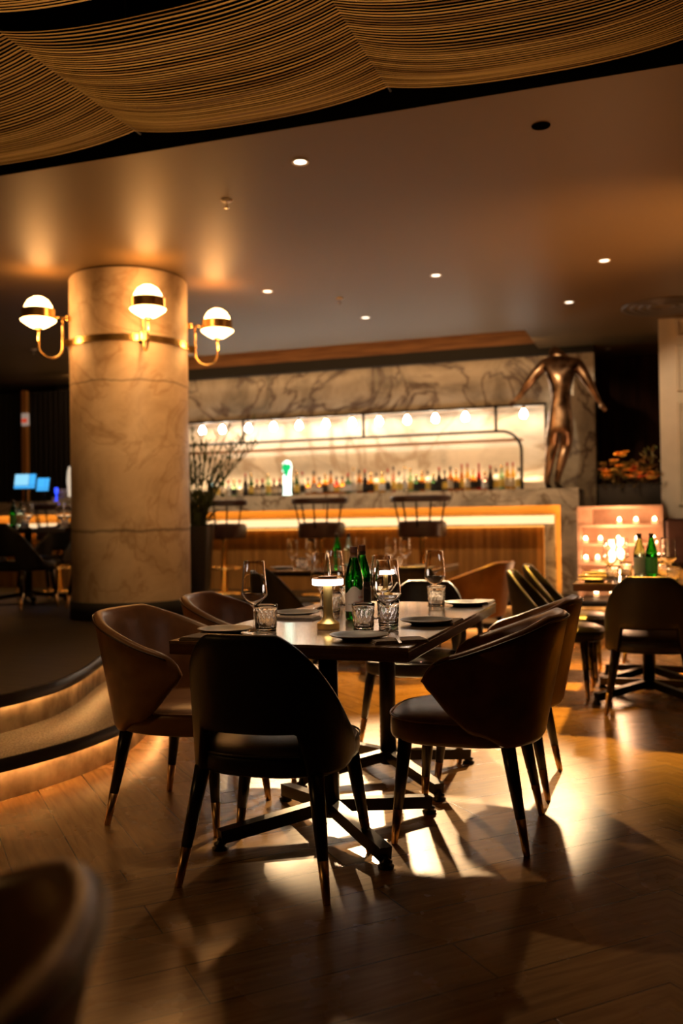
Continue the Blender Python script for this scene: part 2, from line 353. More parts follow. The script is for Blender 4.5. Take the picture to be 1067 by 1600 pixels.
pl.add([(x, y, ZP) for x, y in ring_e]+[(x, y, .33) for x, y in ring_e], [tuple(range(len(ring_e))), tuple(range(2*len(ring_e)-1, len(ring_e)-1, -1))]+[(i, (i+1) % len(ring_e), (i+1) % len(ring_e)+len(ring_e), i+len(ring_e)) for i in range(len(ring_e))])
struct('raised_platform', pl, M_plat)
# LED strips under the nosings
for nm, off, z, lb in (('step_light_strip', -.008, .143, 'amber light strip glowing under the lower step nosing'), ('step_light_strip', .358, .326, 'amber light strip glowing under the platform edge')):
    tag(band(offs(E1, off), z-.006, z+.004, .012).build(nm, M_ledstep), lb, 'light strip', 'light strips under the curved steps')

# ceiling with shadow recess over the bar, raised section over the drape
cm = MB().box(-10, -6.5, 4.5, 12.4, ZC, ZC+.1).box(-6.5, -1.37, 4.5, 10.2, ZC, ZC+.1).box(-1.37, 3, 4.5, 12.4, ZC, ZC+.1).box(-6.5, -1.37, VB+.02, 12.4, ZC+.0, ZC+.1)
struct('ceiling', cm, M_ceil)
struct('ceiling_raised', MB().box(-10, 3, -2.5, 4.6, 4.0, 4.1), M_void)
struct('trim_1', MB().box(-10, 3, 4.485, 4.5, ZC, 4.0), M_void)
struct('trim_2', MB().box(-6.5, -1.37, 10.1, 10.2, ZC+.1, 3.9).box(-1.37, -1.3, 10.2, 11.5, ZC+.1, 3.9).box(-6.5, -1.37, 10.1, 11.6, 3.9, 4.0), M_black)
struct('trim_9', MB().box(-6.6, -6.5, 10.2, 11.5, ZC+.1, 3.9), M_black)
struct('trim_3', MB().box(-6.5, -1.37, 11.42, 11.5, 3.27, 3.9), M_cove)
struct('shadow_gap_band', MB().box(-8.3, -.73, 11.40, 11.5, 3.13, 3.27), M_black)  # black band standing in for the dark shadow gap over the marble
struct('wall_left', MB().box(-10.1, -10, -2.5, 12.4, 0, 4.1), M_dkwall)
struct('wall_right', MB().box(3, 3.1, -2.5, 12.4, 0, 4.1), M_dkwall)
struct('wall_front', MB().box(-10, 3, -2.6, -2.5, 0, 4.1), M_dkwall)
struct('wall_back', MB().box(-10, 3, 12.3, 12.4, 0, 4.1), M_dkwall)
# marble wall behind the bar with its long lit niche
NL, NR, NB, NT = -6.9, -1.31, 1.50, 2.54
struct('wall_marble', MB().box(-8.3, -.73, VB, 12.0, NT, 3.13).box(-8.3, NL, VB, 12.0, ZP, NT).box(NR, -.73, VB, 12.0, ZP, NT).box(NL, NR, VB, 12.0, ZP, NB), M_marble)
struct('wall_niche', MB().box(NL, NR, 11.9, 11.95, NB, NT).box(NL, NR, 11.52, 11.9, NT-.012, NT-.002).box(NR-.01, NR-.002, 11.52, 11.9, NB, NT).box(NL, NR, 11.52, 11.9, NB+.001, NB+.01), M_niche)
struct('trim_5', MB().box(NR-.012, NR+.012, VB-.03, VB+.01, NB, NT+.012).box(NL, NR+.012, VB-.03, VB+.01, NT-.012, NT+.012), M_dmetal)
# dark wall and curtain at the far left
cu = MB(); rr = []
for i in range(160):
    x = -9.98+i*.0078*1.6; rr.append((x, 11.35+.035*sin(i*.9)))
cu.loft([[(x, y, z) for x, y in rr] for z in (.4, 3.1)], closed=False)
tag(cu.build('curtain', M_curtain), 'black pleated curtain hanging at the far left behind the bar', 'curtain')
p = atv(35, 610, 11.2); q = atv(37, 735, 11.2)
tag(MB().box(p.x-.04, p.x+.04, 11.22, 11.29, 1.45, p.z).build('door_post', mat('amber_wood', (.6, .27, .06), .4)), 'thin amber wooden post beside the black curtain at far left', 'post')
p = atv(36, 655, 11.15)
sg = thing('wall_sign', 'small white and red sign mounted on the amber post', 'sign', (p.x, 11.2, p.z))
MB().rbox(-.06, .06, -.02, .02, -.09, .09, .01).build('sign_plate', mat('sign_white', (.7, .6, .5), .5, emis=(1, .75, .6), es=.25), sg)
MB().rbox(-.045, .045, -.026, -.018, -.045, .01, .002).build('red_mark', mat('sign_red', (.7, .05, .02), .5, emis=(1, .08, .02), es=.5), sg)
for dx in ((.32),):
    tag(MB().rbox(p.x+.1, p.x+.42, 11.9, 11.93, p.z-.1, p.z+.1, .01).build('framed_notice', mat('notice', (.09, .055, .035), .6)), 'dim framed notice on dark wall right of the amber post', 'frame')

# ivory panelled pillar at the right
pil = MB()
PV = 10.2; pu = atv(1031, 650, PV).x
pil.box(pu, pu+2.2, PV, PV+.8, ZP, ZC)
struct('wall_pillar', pil, M_plaster)
def mould(x0, x1, z0, z1, y):
    m = MB(); prof = [(0, 0), (.0, .02), (.012, .035), (.03, .03), (.04, .012), (.055, .015), (.06, 0)]
    rings = []
    for d, h in prof: rings.append([(x0+d, y-h, z0+d), (x1-d, y-h, z0+d), (x1-d, y-h, z1-d), (x0+d, y-h, z1-d)])
    return m.loft(rings, True, False, False)
mould(pu+.17, pu+1.4, atv(1060, 612, PV).z, atv(1060, 540, PV).z, PV)
struct('trim_6', mould(pu+.17, pu+1.4, atv(1060, 612, PV).z, atv(1060, 540, PV).z, PV), M_plaster)
struct('trim_7', mould(pu+.17, pu+1.4, atv(1060, 528, PV).z, ZC-.01, PV), M_plaster)
struct('trim_8', mould(pu+.17, pu+1.4, 1.25, atv(1060, 628, PV).z, PV), M_plaster)

# ---------------------------------------------------------------- column with band
cc = Vector((-4.216, 6.81, 0)); RC = .487
cl = thing('column', 'round weathered concrete column standing on the dark platform', 'column', (cc.x, cc.y, ZP))
MB().lathe([(0, 0), (RC, 0), (RC, ZC-ZP-.03), (RC-.01, ZC-ZP-.012), (0, ZC-ZP-.012)], seg=96).build('shaft', M_conc, cl)
smooth_angle(cl.children[0])
bs = MB(); bs.lathe([(RC+.002, .005), (RC+.018, .005), (RC+.018, .145), (RC+.002, .15)], seg=96)
bs.build('base_skirt', M_black, cl)
bz = 2.60-ZP
bo = MB().lathe([(RC, bz), (RC+.012, bz), (RC+.012, bz+.052), (RC, bz+.052)], seg=96).build('brass_band', M_brass, cl); smooth_angle(bo)
dr = Vector((cc.x, cc.y, 0)).normalized()
# sconces
def sconce(ang, label):
    a = ang-0
    # ang measured in camera plan axes: right = rt0, away = forward
    d = (rt0*cos(a)+Vector((-sin(YAW), cos(YAW), 0))*sin(a)); rz = math.atan2(d.y, d.x)
    t = thing('globe_sconce', label, 'wall lamp', (cc.x, cc.y, 2.83), rz, 'globe sconces round the column')
    X = .74
    MB().lathe([(.0, .157), (.04, .150), (.08, .125), (.105, .085), (.112, .06), (.113, .045)], (X, 0, 0), 40).build('dome', M_opal, t)
    MB().lathe([(.113, -.026), (.140, -.034), (.132, -.046), (.09, -.075), (.055, -.095), (.0, -.098)], (X, 0, 0), 40).build('lower_shade', M_opal, t)
    smooth_angle(MB().lathe([(.11, -.028), (.130, -.028), (.130, .050), (.11, .050)], (X, 0, 0), 40).build('ring', M_brass, t))
    pts = [(X, 0, -.095), (X, 0, -.20), (X, 0, -.24)]+[(X-.095+.095*cos(b), 0, -.24-.095*sin(b)) for b in [pi*k/12 for k in range(1, 12)]]+[(X-.19, 0, -.24), (X-.19, 0, -.1), (X-.19, 0, .0)]
    MB().tube(pts, .0085, 10).build('pipe', M_brass, t)
    MB().lathe([(.0, -.108), (.03, -.108), (.03, -.092), (.0, -.092)], (X, 0, 0), 20).build('cup', M_brass, t)
    lp = lamp('sconce_fill', 'POINT', (0, 0, 0), 7, (1, .42, .11), shadow_soft_size=.11); lp.parent = t; lp.location = (X-.02, 0, .21)  # added point above the dome, boosting the globe's light on column and ceiling
    lp = lamp('sconce_fill', 'POINT', (0, 0, 0), 10, (1, .42, .11), shadow_soft_size=.05); lp.parent = t; lp.location = (X+.02, 0, -.17)  # second added point, below the shade, brightening the column
    MB().tube([(X-.12, 0, 0), (X-.19, 0, 0), (RC-.01, 0, 0)], .008).tube([(X-.215, 0, 0), (RC-.005, 0, 0)], .024, 14).build('arm', M_brass, t)
    MB().box(RC-.01, X-.185, -.02, .02, -.235, -.175).build('clamp', M_brass, t)
    return t
sconce(R(209), 'lit opal globe sconce with brass ring on left side of column')
sconce(R(294), 'lit opal globe sconce facing the camera at front of column')
sconce(R(372), 'lit opal globe sconce with brass ring on right side of column')

# ---------------------------------------------------------------- drape
def drape(name, label, v0, v1, zr, sag, ridges):
    mb = MB(); pitch = .0205; n = int((v1-v0)/pitch)
    for j in range(n):
        v = v0+j*pitch; t = (v-v0)/(v1-v0)
        fold = .004*sin(v*11+1)+.002*sin(v*27)
        for a, b in zip(ridges[:-1], ridges[1:]):
            pts = []
            for k in range(21):
                s = k/20; q = abs(2*s-1); prof = 1-q**2.6
                u = a+(b-a)*s
                z = zr-sag*prof*(1+.5*sin(pi*t))+fold*prof*1.6
                pts.append((u, v, z))
            wd = .0054+.0014*((j*7) % 5-2)/2
            rings = [[(x, y+dy, z+dz) for x, y, z in pts] for dy, dz in ((-wd, 0), (0, -.0022), (wd, 0), (0, .002), (-wd, 0))]
            mb.loft(rings, closed=False)
    return tag(mb.build(name, M_drape), label, 'ceiling drape', 'swagged drapes below the raised ceiling')
RG = [-7.84, -6.5, -5.16, -3.82, -2.475, -1.15, .195, 1.54, 2.88]
drape('ceiling_drape', 'striped tan swagged drape nearest the flat ceiling', 3.06, 4.10, 3.118, .062, RG)
drape('ceiling_drape', 'narrow striped drape cut off by the top left corner of photo', 1.9, 2.93, 3.118, .062, RG)
rods = MB()
for u in RG: rods.tube([(u, 1.8, 3.127), (u, 4.13, 3.127)], .006, 6).tube([(u, 4.0, 3.127), (u, 4.0, 4.0)], .002, 5).tube([(u, 2.2, 3.127), (u, 2.2, 4.0)], .002, 5)
for vv in (2.2, 4.0): rods.tube([(RG[0]-.02, vv, 3.985), (RG[-1]+.02, vv, 3.985)], .012, 6)
tag(rods.build('hanging_rods', M_black), 'black rods carrying the ridges of the striped ceiling drapes', 'rods')

# ---------------------------------------------------------------- ceiling fittings
def downlight(x, y, label, lit=True):
    p = atz(x, y, ZC); t = thing('ceiling_downlight', label, 'ceiling light', (p.x, p.y, ZC), 0, 'round downlights in the ceiling')
    smooth_angle(MB().lathe([(.036, -.001), (.048, -.006), (.05, -.001)], seg=28).build('trim_ring', mat('ring_white', (.75, .68, .58), .5) if lit else M_void, t))
    MB().lathe([(0, -.002), (.036, -.002), (.036, 0), (0, 0)], seg=28).build('lens', M_down if lit else M_void, t)
downlight(469, 253, 'largest lit white downlight, nearest the striped drape')
downlight(681, 430, 'lit downlight near middle of ceiling above the tall wine glasses')
downlight(944, 407, 'lit downlight in the warm glow on right side of ceiling')
downlight(418, 455, 'lit downlight nearest the column and its right sconce')
downlight(571, 496, 'lit downlight closest to the brown recess over the bar')
downlight(889, 472, 'small lit downlight just above the bronze statue')
downlight(845, 196, 'unlit black round fitting near right end of drape', False)
def sprinkler(x, y, label):
    p = atz(x, y, ZC); t = thing('ceiling_sprinkler', label, 'sprinkler', (p.x, p.y, ZC), 0, 'sprinkler heads in the ceiling')
    MB().lathe([(0, -.008), (.03, -.008), (.038, 0), (0, 0)], seg=24).build('rose', mat('rose', (.6, .5, .4), .4), t)
    MB().lathe([(0, -.05), (.016, -.05), (.016, -.046), (.005, -.044), (.005, -.008), (0, -.008)], seg=16).build('head', M_steel, t)
sprinkler(354, 313, 'small ceiling sprinkler between drape and column')
sprinkler(531, 466, 'small ceiling sprinkler between two far downlights')
sprinkler(950, 545, 'tiny ceiling sprinkler by the dark wall right of statue')
sprinkler(52, 546, 'tiny ceiling sprinkler below the left globe sconce')
p = atz(1035, 478, ZC)
t = thing('ceiling_vent', 'round slotted air vent in ceiling above ivory pillar', 'vent', (p.x, p.y, ZC))
v = MB()
for k in range(4): v.lathe([(.10+.08*k, -.002), (.11+.08*k, -.016), (.145+.08*k, -.018), (.15+.08*k, -.002)], seg=48)
v.build('ring_blades', mat('vent_paint', (.10, .075, .05), .4), t)

# ---------------------------------------------------------------- bar
BV = 9.6; BR = -.78; BL = -9.2
bar = thing('bar_counter', 'long marble bar counter with amber lit recessed wooden front', 'bar counter', (0, 0, 0))
ztop = 1.445; z1 = 1.293
def portal(v0, v1, ur, zt, th, wd, name, m):
    MB().box(BL, ur, v0, v1, zt-th, zt).box(ur-wd, ur, v0, v1, ZP, zt-th).build(name, m, bar)
MB().box(BL, BR, BV, 10.35, z1, ztop).box(BR-.165, BR, BV, 10.35, ZP, z1).build('countertop', M_counter, bar)
# amber lit channel, white lit inner frame, amber line, slatted wood panel
u1 = BR-.165
MB().box(BL, u1, BV+.10, BV+.14, z1-.11, z1).box(u1-.075, u1, BV+.10, BV+.14, ZP, z1-.11).build('amber_channel', mat('gold_lacquer', (.55, .36, .14), .4), bar)
MB().box(BL, u1-.01, BV+.02, BV+.034, z1-.012, z1-.002).box(u1-.012, u1-.002, BV+.02, BV+.034, ZP+.02, z1-.02).build('amber_light', M_led, bar)
MB().box(BL, u1, BV, BV+.012, z1-.018, z1).box(u1-.018, u1, BV, BV+.012, ZP, z1-.018).build('edge_lip', M_counter, bar)
u2 = u1-.075
MB().box(BL, u2, BV+.06, BV+.2, z1-.225, z1-.11).box(u2-.115, u2, BV+.06, BV+.2, ZP, z1-.225).build('inner_marble_frame', M_counter, bar)
MB().box(BL, u2-.015, BV+.048, BV+.0595, z1-.205, z1-.122).build('lit_marble_band', M_marble_glow, bar)  # glowing strip standing in for the strongly lit marble of the frame
u3 = u2-.115
MB().box(BL, u3-.005, BV+.15, BV+.165, z1-.236, z1-.226).box(u3-.012, u3-.003, BV+.15, BV+.165, ZP+.02, z1-.245).build('amber_line', M_amb, bar)
MB().box(BL, u3, BV+.203, BV+.217, z1-.215, z1-.205).box(u3+.004, u3+.014, BV+.203, BV+.217, ZP+.02, z1-.22).build('hidden_light', M_led, bar)
MB().box(BL, u3, BV+.22, BV+.27, ZP, z1-.22).build('wood_front', M_panel, bar)
MB().box(BL, BR-.02, BV+.28, 10.3, ZP, z1-.01).build('carcass', M_black, bar)
# foot rail
# gantry over the back bar
g = thing('bar_gantry', 'dark metal gantry rail with rounded corner framing the lit niche', 'rail', (0, 0, 0))
gv = 11.33; zr = 2.215; ur = -1.585
pts = [(NL-.3, gv, zr), (-1.9, gv, zr)]+[(ur-.25+.25*sin(b), gv, zr-.25+.25*cos(b)) for b in [pi/2*k/10 for k in range(11)]]+[(ur, gv, 1.0)]
MB().tube(pts, .018, 10).build('rail', M_dmetal, g)
for i, px in enumerate((380, 568, 775)):
    u = atv(px, 680, gv).x; MB().tube([(u, gv, zr), (u, gv, 2.53)], .018, 8).tube([(u, gv, 2.53), (u, VB-.01, 2.53)], .015, 8).build('hanger', M_dmetal, g)
MB().tube([(NL-.3, gv, 2.52), (-1.3, gv, 2.52)], .012, 8).build('upper_rail', M_dmetal, g)
MB().box(NL, -1.62, 11.55, 11.8, 2.12, 2.14).build('niche_strip', M_cove, g)  # thin brown strip across the niche
# bulbs
bx = [316, 347, 388, 427, 467, 509, 550, 592, 636, 680, 727, 818]
b0 = None
for i, x in enumerate(bx):
    u = atv(x, 650, gv+.1).x
    lb = f'glowing pear shaped bulb, {ordn(i)} from the left under the niche top'
    if b0 is None:
        b0 = thing('pendant_bulb', lb, 'light bulb', (u, gv+.1, 2.52), 0, 'bulbs hanging along the lit niche')
        MB().lathe([(0, -.15), (.025, -.145), (.042, -.12), (.044, -.10), (.035, -.07), (.018, -.045), (.015, -.035), (0, -.035)], seg=20).build('bulb', M_bulb, b0)
        MB().lathe([(0, -.04), (.017, -.04), (.017, -.005), (.004, 0), (.004, .01), (0, .01)], seg=14).build('socket', M_brass, b0)
    else: dup(b0, lb, (u, gv+.1, 2.52))

# ---------------------------------------------------------------- bottles
def glassy(col, name, tr=.55, rough=.08): return mat(name, col, rough, trans=tr)
BC = {'amber whisky': (.50, .17, .02), 'dark green': (.03, .08, .025), 'clear': (.80, .78, .70), 'black': (.03, .018, .012), 'golden': (.85, .50, .08), 'red': (.55, .04, .02), 'pale green': (.35, .55, .30), 'pale blue': (.25, .55, .75), 'pink': (.75, .42, .32)}
BM = {k: glassy(v, 'spirit_'+k.replace(' ', '_')) for k, v in BC.items()}
M_lab = [mat('label_cream', (.75, .65, .48), .6), mat('label_black', (.03, .025, .02), .6), mat('label_yellow', (.85, .6, .12), .6), mat('label_white', (.85, .8, .72), .6)]
M_cap = [mat('cap_black', (.02, .015, .012), .4), M_brass, mat('cap_red', (.4, .03, .02), .4)]
protos = {}
def spirit(colr, shape, lb, loc, group, cat='bottle'):
    key = (colr, shape)
    if key not in protos:
        r, h, nk = ((.036, .30, .013), (.042, .26, .014), (.032, .33, .012), (.040, .22, .016))[shape]
        t = thing('spirit_bottle', lb, cat, loc, 0, group)
        sh = h*.62
        MB().lathe([(0, 0), (r*.92, 0), (r, .008), (r, sh*.9), (r*.85, sh), (nk*1.2, sh+h*.12), (nk, sh+h*.16), (nk, h), (0, h)], seg=20).build('glass_body', BM[colr], t)
        smooth_angle(t.children[0], 50)
        lab = M_lab[(shape+len(colr)) % 4]
        MB().lathe([(r+.0008, sh*.2), (r+.0008, sh*.72)], seg=20).build('label', lab, t)
        MB().lathe([(nk+.002, h-.035), (nk+.002, h+.012), (0, h+.012)], seg=14).build('cap', M_cap[(shape+len(colr)) % 3], t)
        protos[key] = t; return t
    return dup(protos[key], lb, loc, 0, group)
cols = list(BC); wt = [8, 6, 6, 6, 5, 2, 3, 1, 3]
seqL = ['pale blue', 'clear', 'dark green', 'clear', 'pale green', 'clear', 'black', 'dark green', 'black', 'black', 'pale green', 'black', 'black', 'clear', 'black', 'dark green', 'clear', 'amber whisky', 'amber whisky', 'amber whisky', 'amber whisky', 'amber whisky', 'red', 'amber whisky', 'dark green', 'clear', 'amber whisky', 'black', 'amber whisky', 'clear', 'golden', 'clear', 'pink', 'clear', 'clear', 'pale green', 'dark green', 'amber whisky', 'clear', 'dark green', 'black', 'black', 'amber whisky', 'amber whisky', 'amber whisky', 'golden', 'amber whisky', 'red', 'pink', 'black', 'clear', 'pale green', 'golden', 'golden', 'clear']
x = 330; i = 0
while i < len(seqL):
    vv = 11.62+.035*(i % 3-1)+random.uniform(-.01, .01); u = atv(x, 750, vv).x
    spirit(seqL[i], random.choice([0, 0, 1, 2, 3]) if i > 2 else i % 4, f'{seqL[i]} bottle on lit niche shelf, {ordn(i)} from the left', (u, vv, NB+.01), 'bottles along the lit back bar shelf')
    x += 8.9; i += 1

# beer tap
p = atv(449, 773, 9.85)
t = thing('beer_tap', 'tall glowing white and green beer tap column on bar counter', 'beer tap', (p.x, 9.85, ztop))
smooth_angle(MB().lathe([(0, 0), (.055, 0), (.055, .015), (.045, .025), (.048, .24), (.056, .30), (.058, .34), (.045, .385), (.02, .405), (0, .407)], seg=32).build('column_body', M_white_lit, t))
MB().loft([[(rr*cos(a), rr*sin(a), zz) for a in [R(-80+ww*(k/10-.5)) for k in range(11)]] for rr, zz, ww in ((.0475, .20, 10), (.0525, .27, 70), (.0595, .31, 120), (.0605, .345, 120), (.0555, .362, 90))], closed=False).build('green_sleeve', M_green_lit, t)
m = MB().tube([(-.0, -.06, .27), (0, -.11, .26), (0, -.12, .235)], .009, 8).build('spout', M_steel, t)
MB().tube([(0, -.05, .33), (0, -.075, .39)], .007, 8).build('handle', M_dmetal, t)

# bar stools
def stool(u, v, lb, first=[None]):
    if first[0]: return dup(first[0], lb, (u, v, ZP))
    t = thing('bar_stool', lb, 'bar stool', (u, v, ZP), 0, 'bar stools along the counter'); first[0] = t; t.scale = (1.16, 1.1, 1)
    sup = lambda a, z, k=1: [(k*a*math.copysign(abs(cos(q))**.7, cos(q)), k*a*.9*math.copysign(abs(sin(q))**.7, sin(q)), z) for q in [2*pi*i/32 for i in range(32)]]
    smooth_angle(MB().loft([sup(.19, .60), sup(.205, .612), sup(.21, .66), sup(.205, .745), sup(.18, .765), sup(.02, .77)], cap=True).build('seat', M_oxblood, t))
    c = MB(); arc = [R(a) for a in range(195, 346, 10)]
    c.tube([(.265*cos(a), .22*sin(a), .975) for a in arc], .02, 10).tube([(.265*cos(a), .22*sin(a), 1.0) for a in arc], .02, 10); c.build('back_rail', M_oxblood, t)
    for a in (205, 240, 270, 300, 335): MB().tube([(.2*cos(R(a)), .18*sin(R(a)), .70), (.25*cos(R(a)), .22*sin(R(a)), .975)], .008, 8).build('spindle', M_dmetal, t)
    MB().lathe([(0, .03), (.03, .03), (.03, .585), (.05, .60), (0, .60)], seg=20).build('post', M_brass, t)
    MB().lathe([(0, 0), (.2, 0), (.2, .012), (.05, .03), (0, .03)], seg=32).build('base', M_brass, t)
    MB().tube([(.17*cos(a), .17*sin(a), .28) for a in [2*pi*k/24 for k in range(25)]], .011, 8, cap=False).bar((-.17, 0, .28), (.17, 0, .28), .015, .015).build('foot_ring', M_brass, t)
    return t
for px, vv, lb in ((660, 9.18, 'dark cushioned bar stool nearest the bar end with statue'), (503, 9.18, 'dark cushioned bar stool in the middle, below beer tap'), (350, 9.18, 'dark cushioned bar stool just right of the tall planter'), (92, 9.18, 'dark bar stool at the counter left of the column')):
    stool(atv(px, 850, vv).x, vv, lb)

# ---------------------------------------------------------------- statue
def statue():
    V0 = 9.98
    def P(x, y, dv=0): q = atv(x, y, V0+dv); return (q.x, q.y, q.z)
    J = {}
    def add(k, p, r): J[k] = (p, r)
    add('pel', P(875, 641), .125); add('waist', P(876, 618, .0), .13); add('chest', P(876, 594, -.02), .185); add('uch', P(875, 573, -.01), .17)
    add('neck', P(870, 555, .06), .055); add('head', P(866, 548, .13), .072); add('crown', P(866, 539, .18), .05)
    add('ls', P(851, 563), .085); add('le', P(829, 590, -.02), .055); add('lw', P(811, 616, .02), .028); add('lh', P(804, 621, .03), .025)
    add('rs', P(902, 563), .085); add('re', P(919, 592, -.02), .055); add('rw', P(934, 620, .02), .028); add('rh', P(939, 627, .03), .025)
    add('lb', P(864, 668, -.01), .10); add('lk', P(862, 694, .02), .072); add('lc', P(859, 711, -.01), .060); add('la', P(854, 747, 0), .034); add('lf', P(856, 755, .03), .028); add('lt', P(860, 756.5, .14), .018)
    add('rb', P(887, 668, -.01), .10); add('rk', P(884, 692, .05), .072); add('rc', P(879, 711, .0), .060); add('ra', P(870, 747, -.02), .034); add('rf', P(871, 755, .01), .028); add('rt', P(877, 756.5, .12), .018)
    ed = [('pel', 'waist'), ('waist', 'chest'), ('chest', 'uch'), ('uch', 'neck'), ('neck', 'head'), ('head', 'crown'), ('uch', 'ls'), ('ls', 'le'), ('le', 'lw'), ('lw', 'lh'), ('uch', 'rs'), ('rs', 're'), ('re', 'rw'), ('rw', 'rh'),
          ('pel', 'lb'), ('lb', 'lk'), ('lk', 'lc'), ('lc', 'la'), ('la', 'lf'), ('lf', 'lt'), ('pel', 'rb'), ('rb', 'rk'), ('rk', 'rc'), ('rc', 'ra'), ('ra', 'rf'), ('rf', 'rt')]
    for s, hx, hy, sg in (('l', 804, 621, -1), ('r', 939, 627, 1)):
        for k, (dx, dy, dv) in enumerate(((9, 6, -.02), (10, 9, 0), (8, 11, .02), (5, 12, .03))):
            a, b = f'{s}f{k}', f'{s}g{k}'
            add(a, P(hx+sg*dx*.5, hy+dy*.45, .03+dv), .0095); add(b, P(hx+sg*dx*.9, hy+dy, .04+dv*1.4), .0075); ed += [(s+'h', a), (a, b)]
        a = s+'th'; add(a, P(hx-sg*1, hy+7, .0), .009); ed += [(s+'h', a)]
    ks = list(J); me = bpy.data.meshes.new('statue'); base = Vector((atv(868, 757, V0).x, V0, ztop))
    me.from_pydata([tuple(Vector(J[k][0])-base) for k in ks], [(ks.index(a), ks.index(b)) for a, b in ed], [])
    o = bpy.data.objects.new('bronze_body', me); C.objects.link(o)
    md = o.modifiers.new('skin', 'SKIN'); md.use_smooth_shade = True; md.branch_smoothing = .4
    for i, k in enumerate(ks):
        sv = me.skin_vertices[0].data[i]; r = J[k][1]; sv.radius = (r, r*.8 if k in ('chest', 'uch', 'waist') else r)
        sv.use_root = (k == 'pel')
    ss = o.modifiers.new('sub', 'SUBSURF'); ss.levels = 2; ss.render_levels = 2
    dg = bpy.context.evaluated_depsgraph_get(); ev = o.evaluated_get(dg); m2 = bpy.data.meshes.new_from_object(ev)
    bpy.data.objects.remove(o)
    m2.materials.clear(); m2.materials.append(M_bronze); m2.polygons.foreach_set('use_smooth', [True]*len(m2.polygons))
    zmin = min(v.co.z for v in m2.vertices)
    st = thing('statue', 'bronze nude male statue with arms spread standing on bar end', 'statue', (base.x, base.y, ztop))
    ob = bpy.data.objects.new('bronze_body', m2); C.objects.link(ob); ob.parent = st; ob.location = (0, 0, .012-zmin)
    MB().rbox(-.16, .14, -.12, .22, .0, .014, .003).build('statue_base', M_dmetal, st)
statue()

# ---------------------------------------------------------------- chairs
def se(v, e): return math.copysign(abs(v)**e, v)
def shell_mesh(a, b, thm, ztf, zbf, flare, th, e=.85, n=56, nose=R(14), lean=0):
    rings = []
    for i in range(n+1):
        t = -thm+2*thm*i/n; at = abs(t)
        zt, zb = ztf(at), zbf(at)
        s = max(0, (at-(thm-nose))/nose); ee = sqrt(max(0, 1-s*s)); mid = (zt+zb)/2; zt = mid+(zt-mid)*max(ee, .03); zb = mid+(zb-mid)*max(ee, .03)
        bx, by = a*se(sin(t), e), -b*se(cos(t), e)
        nx, ny = sin(t)/a, -cos(t)/b; l = math.hypot(nx, ny); nx /= l; ny /= l
        def pt(z, ins):
            k = (z-.35)/.44; f = flare*k*(1 if at < R(50) else max(0.25, 1-(at-R(50))/R(70)))
            return (bx+nx*(f-ins), by+ny*(f-ins)-lean*max(k, 0)*max(0, cos(t)), z)
        r = min(th/2, (zt-zb)/2*.9); ring = []
        for k in range(8): ring.append(pt(zb+r+(zt-zb-2*r)*k/7, 0))
        for q in (45, 90, 135): ring.append(pt(zt-r+r*sin(R(q)), th/2-th/2*cos(R(q))))
        for k in range(8): ring.append(pt(zt-r-(zt-zb-2*r)*k/7, th))
        for q in (225, 270, 315): ring.append(pt(zb+r+r*sin(R(q)), th/2-th/2*cos(R(q))))
        rings.append(ring)
    return MB().loft(rings, closed=True, cap=True, smooth=True)
def seat_mesh(a, b, z0, z1, y0=0, e=.72, crown=.018):
    def ring(k, z): return [(k*a*se(cos(q), e), y0+k*b*se(sin(q), e), z) for q in [2*pi*i/48 for i in range(48)]]
    return MB().loft([ring(.93, z0), ring(.985, z0+.008), ring(1, z0+.02), ring(1, z1-.025), ring(.985, z1-.01), ring(.95, z1), ring(.8, z1+crown*.7), ring(.5, z1+crown), ring(.02, z1+crown)], cap=True)
def piping_pts(a, b, z, e=.72, y0=0, k=.995): return [(k*a*se(cos(q), e), y0+k*b*se(sin(q), e), z) for q in [2*pi*i/48 for i in range(49)]]
def legs(t, top, foot):
    for sx in (-1, 1):
        for (ty, fy) in ((top[1], foot[1]), (top[2], foot[2])):
            A = Vector((sx*top[0], ty, .362)); B = Vector((sx*foot[0], fy, 0)); mid = A.lerp(B, .67)
            l = MB().tube([A, A.lerp(mid, .5), mid], [.026, .0225, .0170], 16).build('leg', M_leg, t)
            l2 = MB().tube([mid, B+(mid-B)*.02, B], [.0173, .0115, .0105], 16).build('ferrule', M_ferr, l)
def interp(pts):
    def f(a):
        d = math.degrees(a)
        for (x0, y0), (x1, y1) in zip(pts[:-1], pts[1:]):
            if d <= x1:
                s = max(0, (d-x0)/(x1-x0)); s = s*s*(3-2*s); return y0+(y1-y0)*s
        return pts[-1][1]
    return f
def lerpf(pts):
    def f(a):
        d = math.degrees(a)
        for (x0, y0), (x1, y1) in zip(pts[:-1], pts[1:]):
            if d <= x1: return y0+(y1-y0)*max(0, (d-x0)/(x1-x0))
        return pts[-1][1]
    return f
